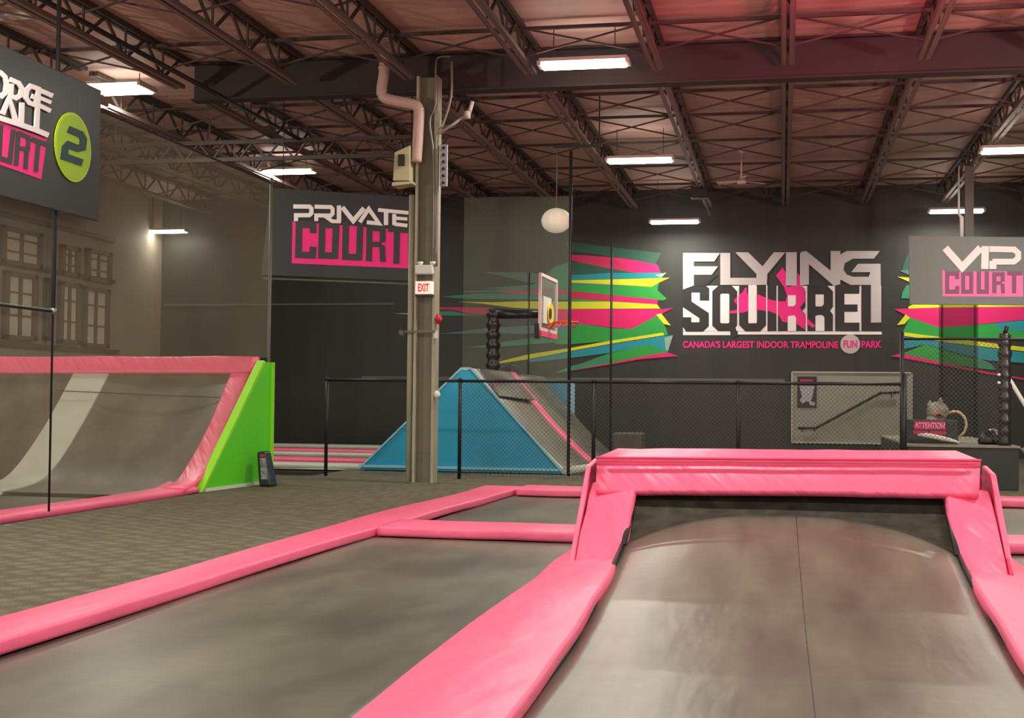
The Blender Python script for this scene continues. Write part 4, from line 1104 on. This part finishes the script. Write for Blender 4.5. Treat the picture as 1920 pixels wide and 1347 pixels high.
# gathered net column right
YGN = 27.2; c = at(1797, 650, Y=YGN); wv = (at(1830, 650, Y=YGN).x - at(1763, 650, Y=YGN).x)/2
m = MB(); rings = []
for z in (.0, 1.6, 2.6, 3.4, 4.4):
    ring = []
    for i in range(72):
        t = 2*math.pi*i/72; rr = wv*(1+.10*math.cos(t*12)); rr *= (.2 if z > 3.5 else 1)
        ring.append((c.x+rr*math.cos(t)*1.0, YGN+rr*.6*math.sin(t), z))
    rings.append(ring)
m.loft(rings, NETG, cap=False); tag(m.build('gathered_net', NETG), 'dark gathered net curtain hanging below the grey hanging sign', 'net')
c = at(1817, 400, Y=26.5)
m = MB(); m.box(c.x-.08, c.x+.08, 26.45, 26.53, at(1817, 452, Y=26.5).z, 5.72); m.build('column_top', mat('dim_column', (96, 94, 84), .6), vs)  # stands for the grey column's upper end, added as part of the sign

# grey stair panel on back wall with rail and poster
a = at(1485, 698, Y=YB-.06); b_ = at(1690, 833, Y=YB-.06)
r = thing('stair_wall_panel', (a.x, YB, b_.z), 'pale grey panel low on the back wall behind the fence', 'panel')
m = MB(); m.box(a.x, b_.x+.25, YB-.06, YB, b_.z, a.z); m.build('panel_board', WALLBOX, r, bevel=.005)
m = MB()
for u, v in (((a.x, a.z), (b_.x+.2, a.z)), ((a.x, b_.z), (b_.x+.2, b_.z)), ((a.x, a.z), (a.x, b_.z))): m.bar((u[0], YB-.07, u[1]), (v[0], YB-.07, v[1]), .03)
m.build('panel_edge', mat('pale_edge', (186, 184, 166), .5), r)
c = at(1658, 819, Y=YB-.1); m = MB(); m.box(c.x, c.x+.3, YB-.2, YB-.06, b_.z+.02, c.z+.02); m.build('floor_block', mat('grey_block', (120, 118, 104), .6), r)
hp = [at(x, y, Y=YB-.14) for x, y in ((1496, 803), (1530, 803), (1651, 737), (1686, 736))]
r = thing('handrail', hp[0], 'dark sloping handrail fixed to the pale grey panel', 'handrail')
m = MB(); m.tube(hp, .028, 8); m.build('rail', BLACK, r)
for q in (1505, 1527): 
    c = at(q, 806, Y=YB-.12); m = MB(); m.bar((c.x, YB-.14, c.z+.03), (c.x, YB-.06, c.z-.04), .02); m.build('bracket', BLACK, r)
c = at(1672, 745, Y=YB-.12); m = MB(); m.bar((c.x, YB-.14, c.z+.1), (c.x, YB-.06, c.z), .02); m.build('bracket', BLACK, r)
a = at(1495, 706, Y=YB-.075); b_ = at(1531, 765, Y=YB-.075); w, h = b_.x-a.x, a.z-b_.z
r = thing('rules_poster', (a.x, YB-.07, b_.z), 'black poster with pink heading and grey shape on the pale panel', 'poster')
m = MB(); m.box(a.x, b_.x, YB-.075, YB-.062, b_.z, a.z); m.build('sheet', MK['black'], r)
m = MB(); m.box(a.x+w*.15, b_.x-w*.2, YB-.079, YB-.074, a.z-h*.16, a.z-h*.10); m.build('heading', MK['rose'], r)
m = MB(); pts = [(.1, .70), (.9, .70), (.78, .35), (.70, .22), (.92, .16), (.92, .07), (.66, .08), (.6, .2), (.42, .2), (.28, .12), (.12, .24), (.25, .34)]
m.prism([Vector((a.x+w*u, YB-.075, b_.z+h*v)) for u, v in pts], Vector((0, -.004, 0))); m.build('grey_shape', mat('poster_grey', (170, 168, 168), .6), r)

# ------------------------------------------------------------------ blue ramp island
YG = 21.2
gl, gr, gp = at(673, 881, Y=YG), at(1057, 891, Y=YG), at(872, 692, Y=YG)
gl.z = gr.z = .0
HB = gp.z
r = thing('ridge_trampoline', (gp.x, 23.5, 0), 'blue-ended ridge ramp with black beds and pink divider', 'trampoline')
m = MB(); m.prism([Vector((gl.x, YG, 0)), Vector((gr.x, YG, 0)), Vector((gp.x+.10, YG, HB-.02)), Vector((gp.x-.06, YG, HB-.02))], Vector((0, .06, 0))); m.build('end_panel', BLUE, r)
m = MB()
for a, b in (((gl.x, 0), (gp.x-.06, HB)), ((gp.x-.06, HB), (gp.x+.10, HB)), ((gp.x+.10, HB), (gr.x, 0))):
    m.bar((a[0], YG-.012, a[1]+.01), (b[0], YG-.012, b[1]+.01), .03, .03, up=(0, 1, 0))
m.bar((gl.x, YG-.012, .06), (gr.x-.06, YG-.012, .06), .02, .04); m.build('panel_trim', LBLUE, r)
def rs(q, side=1):
    """surface of the right (side=1) or left slope, q 0 at ridge, 1 at the foot"""
    x0 = gp.x+.10 if side > 0 else gp.x-.06; x1 = gr.x if side > 0 else gl.x
    x = x0+(x1-x0)*q; z = HB*(1-q) - .10*math.sin(math.pi*q)**1.0*(1 if q > .0 else 0)
    return x, max(z, .02)
Y1r = 28.0
for side in (1, -1):
    def strip(y0, y1, mt, nm, lift=0., q0=0., q1=1.):
        m = MB(); A = []; B = []
        for j in range(13):
            x, z = rs(q0+(q1-q0)*j/12, side); A.append((x, y0, z+lift)); B.append((x, y1, z+lift))
        pad_mesh(m, A, B, .05, mt, 2, .0, .02); m.build(nm, mt, r)
    strip(YG+.06, YG+.45, WHITEV, 'edge_pad', .015)
    strip(YG+.45, 24.35, BED, 'jump_bed')
    strip(24.35, 24.95, PINK, 'divider_pad', .02)
    strip(24.95, Y1r, BED, 'jump_bed')
m = MB(); m.hull8([(gp.x-.25, YG+.4, HB-.22), (gp.x+.50, YG+.4, HB-.45), (gp.x+.62, 24.3, HB-.52), (gp.x-.25, 24.3, HB-.22), (gp.x-.08, YG+.4, HB+.03), (gp.x+.12, YG+.4, HB+.03), (gp.x+.12, 24.3, HB+.03), (gp.x-.08, 24.3, HB+.03)])
m.build('ridge_pad', BLACKV, r, bevel=.03)
m = MB(); m.bar((gr.x+.02, YG, .06), (gr.x+.02, YG, .0), .05); m.tube([(gr.x, YG+.1, .03), (gr.x+.35, YG+.5, .08), (gr.x+.5, YG+1.6, .06)], .07, 8); m.build('foot_pad', WHITEV, r)
# far blue panel
a = at(1022, 716, Y=28.3); b_ = at(1077, 716, Y=28.3)
m = MB(); m.box(a.x-1.4, b_.x-.12, 28.2, 28.35, 0, a.z); pn = m.build('blue_wall_panel', BLUE); tag(pn, 'small blue panel beyond the ridge ramp', 'panel')
m = MB(); m.box(b_.x-.12, b_.x, 28.17, 28.37, 0, a.z); m.build('pale_edge', LBLUE, pn)
a = at(1150, 812, Y=27.0); b_ = at(1205, 812, Y=27.0)
m = MB(); m.box(a.x+.0, b_.x, 26.8, 27.6, 0, a.z); pn = tag(m.build('padded_block', mat('grey_pad_block', (86, 80, 72), .7, noise=.2, nscale=3), bevel=.03), 'low grey padded block right of the ridge ramp', 'block')
# flat pads beyond the fence, left of the blue ramp
for i, (y0, y1, z, mt, lb) in enumerate(((21.4, 22.1, .06, WHITEV, 'white floor pad behind the fence post, nearest of the strips'), (23.2, 24.0, .06, PINK, 'pink floor pad behind the fence, nearer of two'),
                           (25.6, 26.2, .06, WHITEV, 'white floor pad behind the fence, middle white strip'), (27.0, 27.8, .07, PINK, 'pink floor pad behind the fence, farther of two'), (29.6, 30.4, .07, WHITEV, 'white floor pad at the foot of the black wall'))):
    xa = at(440, 860, Y=y0).x
    n = 5; A = [(xa + (gl.x+.05-xa)*k/n, y0, z) for k in range(n+1)]; B = [(p[0], y1, z) for p in A]
    m = MB(); pad_mesh(m, A, B, .08, mt, 3, .004, .03); tag(m.build('floor_pad', mt), lb, 'trampoline pad', 'floor pads left of the blue ramp')
bed(-13, gl.x+.1, 21.0, 31.3, 'flat black trampoline beds under the floor pads left of the blue ramp', .0, z=-.01)
m = MB(); m.box(-13, XR-.02, 20.9, YB-.01, -.1, -.03); struct(m.build('floor_far_court', mat('far_court_floor', (70, 66, 56), .8)))

# ------------------------------------------------------------------ basketball hoop
YH = 24.2
hx = at(925, 640, Y=YH).x; hz = at(925, 588, Y=YH).z
r = thing('basketball_hoop', (hx, YH, HB), 'basketball hoop on a black padded arm and post above the ridge ramp', 'basketball hoop')
m = MB(); rings = []; n = 22
for k in range(n+1):
    z = HB-.1 + (hz+.06-HB+.1)*k/n; rr = .125 + .022*math.sin(k*1.9); rings.append([(hx+rr*math.cos(2*math.pi*i/12), YH+rr*math.sin(2*math.pi*i/12), z) for i in range(12)])
m.loft(rings); m.build('padded_post', BLACKV, r)
e0, e1 = at(938, 588, Y=YH), at(1012, 588, Y=YH)
m = MB(); m.tube([(hx, YH, hz), ((hx+e1.x)/2, YH-.02, hz-.02), (e1.x+.05, YH-.05, hz-.02)], [.10, .085, .075], 10); m.build('padded_arm', BLACKV, r)
# board lies mostly in the Y-Z plane, turned a little to the camera
def B_(px, py, Yy): return at(px, py, Y=Yy)
nl, fl = YH-.75, YH+.75
# near edge at right? the edge at px 1012 is taller: nearer
pn_, pf_ = B_(1013, 517, nl), B_(1043, 532, fl)
bn, bf = B_(1013, 607, nl), B_(1042, 622, fl)
zt1, zb1 = pn_.z, bn.z
N0 = Vector((pn_.x, nl, 0)); F0 = Vector((pf_.x, fl, 0)); dirb = (F0-N0); nb = Vector((dirb.y, -dirb.x, 0)).normalized()
zt1 = (pn_.z+pf_.z)/2+.03; zb1 = zt1-.98
def bq(u, z): return N0 + dirb*u + Vector((0, 0, zb1+(zt1-zb1)*z))
m = MB()
for (u0, z0, u1, z1) in ((0, 0, 0, 1), (0, 1, 1, 1), (1, 1, 1, 0), (0, 0, 1, 0)): m.bar(bq(u0, z0), bq(u1, z1), .05, .06)
bf_ = m.build('board_frame', mat('board_frame_paint', (236, 206, 208), .45), r)
glass = bpy.data.materials.new('board_acrylic'); glass.use_nodes = True; gbs = glass.node_tree.nodes['Principled BSDF']; gbs.inputs['Alpha'].default_value = .35; gbs.inputs['Base Color'].default_value = (.2, .2, .2, 1); gbs.inputs['Roughness'].default_value = .2
m = MB(); m.prism([bq(.03, .03), bq(.97, .03), bq(.97, .97), bq(.03, .97)], nb*.012); m.build('board_panel', glass, bf_)
m = MB(); m.prism([bq(.12, .12), bq(.60, .12), bq(.60, .62), bq(.12, .62)], nb*.03); m.build('white_square', WHITE, bf_)
m = MB()
pts = [bq(.5, .32) + dirb.normalized()*.26*math.cos(t) + Vector((0, 0, .20*math.sin(t))) + nb*.04 for t in [2*math.pi*k/20 for k in range(20)]]
m.prism(pts, nb*.02); m.build('yellow_disc', mat('hoop_yellow', (232, 216, 72), .5), bf_)
m = MB(); pts = [bq(.42, .32) + dirb.normalized()*.11*math.cos(t) + Vector((0, 0, .10*math.sin(t))) + nb*.062 for t in [2*math.pi*k/16 for k in range(16)]]
m.prism(pts, nb*.01); m.build('dark_disc', BLACK, bf_)
m = MB(); m.bar(bq(-.0, -.08), bq(1.0, -.08), .07, .10); m.build('lower_pad', mat('hoop_pink_pad', (226, 96, 120), .5), r)
m = MB(); m.bar(bq(-.0, .1)+nb*-.05, bq(0, -.18)+nb*-.05, .08, .10); m.build('side_bracket', BLACK, r)
rc = bq(.5, .0); rim = at(1072, 605, Y=YH)
m = MB(); c = rc + nb*.33; c.z = rim.z
m.tube([c + Vector((.225*math.cos(t), .225*math.sin(t), 0)) for t in [2*math.pi*k/24 for k in range(24)]], .016, 8, closed=True)
rim_ = m.build('rim', mat('rim_orange', (232, 84, 40), .4), r)
m = MB(); m.hull8([rc+Vector((0, -.1, .02)), c+Vector((-.2, -.05, -.02)), c+Vector((-.2, .05, -.02)), rc+Vector((0, .1, .02)), rc+Vector((0, -.1, .10)), c+Vector((-.2, -.05, .02)), c+Vector((-.2, .05, .02)), rc+Vector((0, .1, .10))]); m.build('rim_bracket', mat('rim_orange', (232, 84, 40), .4), r)
m = MB()
for k in range(12):
    t0 = 2*math.pi*k/12
    for sgn in (1, -1):
        pts = [c + Vector(((.22-.09*j/4)*math.cos(t0+sgn*j*.26), (.22-.09*j/4)*math.sin(t0+sgn*j*.26), -.05*j)) for j in range(3)]
        m.tube(pts, .006, 4)
m.build('net', mat('hoop_net_orange', (226, 110, 60), .7), rim_)
# black padding bundle at the ridge
a = at(955, 692, Y=25.4); m = MB(); m.hull8([(a.x-.35, 25.2, HB-.25), (a.x+.2, 25.2, HB-.3), (a.x+.2, 25.7, HB-.3), (a.x-.35, 25.7, HB-.2), (a.x-.3, 25.2, HB+.0), (a.x+.08, 25.2, a.z+.10), (a.x+.12, 25.6, a.z+.08), (a.x-.25, 25.6, HB+.02)])
tag(m.build('folded_pad', BLACKV, bevel=.03), 'folded black pad lying on the ridge right of the hoop post', 'pad')

# nets and poles around the hoop
for px, y, z0, top, rr, lb in ((1068, 20.6, .0, 5.1, .026, 'tall thin black pole in front of the hoop rim'), (1146, 26.4, .0, 4.35, .022, 'thin black pole in front of the mural, right of the hoop'),
                               (992, 26.4, .0, 3.75, .014, 'thin dark net pole behind the backboard, left of it')):
    x = at(px, 600, Y=y).x; m = MB(); m.tube([(x, y, z0), (x, y, top)], rr, 8); tag(m.build('net_pole', BLACK), lb, 'pole', 'net poles around the hoop')
def netp(pa, pb, y, top, lb, mt=NET2):
    xa = at(pa, 600, Y=y).x; xb = at(pb, 600, Y=y).x
    m = MB(); m.face([(xa, y, .05), (xb, y, .05), (xb, y, top), (xa, y, top)]); tag(m.build('court_net', mt), lb, 'net')
netp(868, 992, 26.42, 5.3, 'see-through net left of the backboard in front of the mural')
netp(992, 1068, 26.5, 5.3, 'see-through net directly behind the backboard')
# hanging lantern
c = at(1043, 414, Y=21.5); m = MB(); rings = []
r = thing('hanging_lantern', c, 'round cream lantern with scalloped rim hanging on a thin cord', 'lantern')
m = MB()
for k in range(1, 14):
    ph = -math.pi/2 + math.pi*k/14; ring = []
    for i in range(40):
        t = 2*math.pi*i/40; rr = .245*math.cos(ph)*(1+.025*math.cos(t*10)); ring.append((rr*math.cos(t), rr*math.sin(t), .205*math.sin(ph)))
    rings.append(ring)
m.loft(rings); o = m.build('shade', mat('lantern_paper', (214, 204, 182), .7, emit=.25), r); o.location = (0, 0, 0)
m = MB(); m.tube([(0, 0, .2), (0, 0, 1.22)], .008, 6); o = m.build('cord', mat('cord_grey', (120, 112, 100), .6), r); o.location = (0, 0, 0)
m = MB(); m.bar((-.05, 0, 1.22), (.75, 0, 1.22), .05, .04); m.bar((.7, 0, 1.22), (.7, 0, 6.2-c.z), .02); o = m.build('support_bar', BLACK, r); o.location = (0, 0, 0)
# ceiling fan
c = at(1390, 338, Y=26.6); r = thing('ceiling_fan', c, 'small pale ceiling fan hanging left of the centre joist', 'fan')
FANM = mat('fan_white', (226, 196, 184), .5)
top = 6.19-c.z
m = MB(); m.tube([(0, 0, 0), (0, 0, top)], .014, 8); m.lathe((0, 0, top-.10), [(.02, 0), (.07, .08), (.07, .10)], 12); o = m.build('rod', FANM, r); o.location = (0, 0, 0)
m = MB(); m.lathe((0, 0, -.08), [(0, 0), (.09, .01), (.10, .06), (.05, .10), (0, .11)], 16); o = m.build('motor', FANM, r); o.location = (0, 0, 0)
for k, a in enumerate((35, 155, 275)):
    t = math.radians(a); d = Vector((math.cos(t), math.sin(t), 0)); n_ = Vector((-d.y, d.x, .25)).normalized()*.065
    m = MB(); p0 = d*.08+Vector((0, 0, -.03)); p1 = d*.52+Vector((0, 0, -.03))
    m.prism([p0-n_*.6, p1-n_, p1+n_, p0+n_*.6], Vector((0, 0, .012))); o = m.build('blade', FANM, r); o.location = (0, 0, 0)
# projector box
c = at(1312, 362, Y=28.6); r = thing('projector', c, 'small black box unit hanging under a joist above the silver lettering', 'projector')
m = MB(); m.box(-.18, .18, -.15, .15, -.12, .12); o = m.build('casing', BLACK, r, bevel=.01); o.location = (0, 0, 0)
m = MB(); m.bar((0, 0, .1), (0, 0, 5.72-c.z), .04); o = m.build('mount', BLACK, r); o.location = (0, 0, 0)
m = MB(); m.bar((-.15, -.1, -.14), (.1, -.1, -.14), .03); m.bar((.1, -.1, -.14), (.22, -.1, -.5), .03); o = m.build('bracket', mat('dull_steel', (108, 106, 92), .5), r); o.location = (0, 0, 0)
# white strap at the far right
a = at(1893, 712, Y=20.5); b_ = at(1922, 760, Y=20.5)
m = MB(); d_ = b_-a; m.tube([a, b_, a + d_*(a.z-.02)/(-d_.z)], .03, 8); tag(m.build('white_strap', WHITE), 'slanted white strap right of the padded post', 'strap')
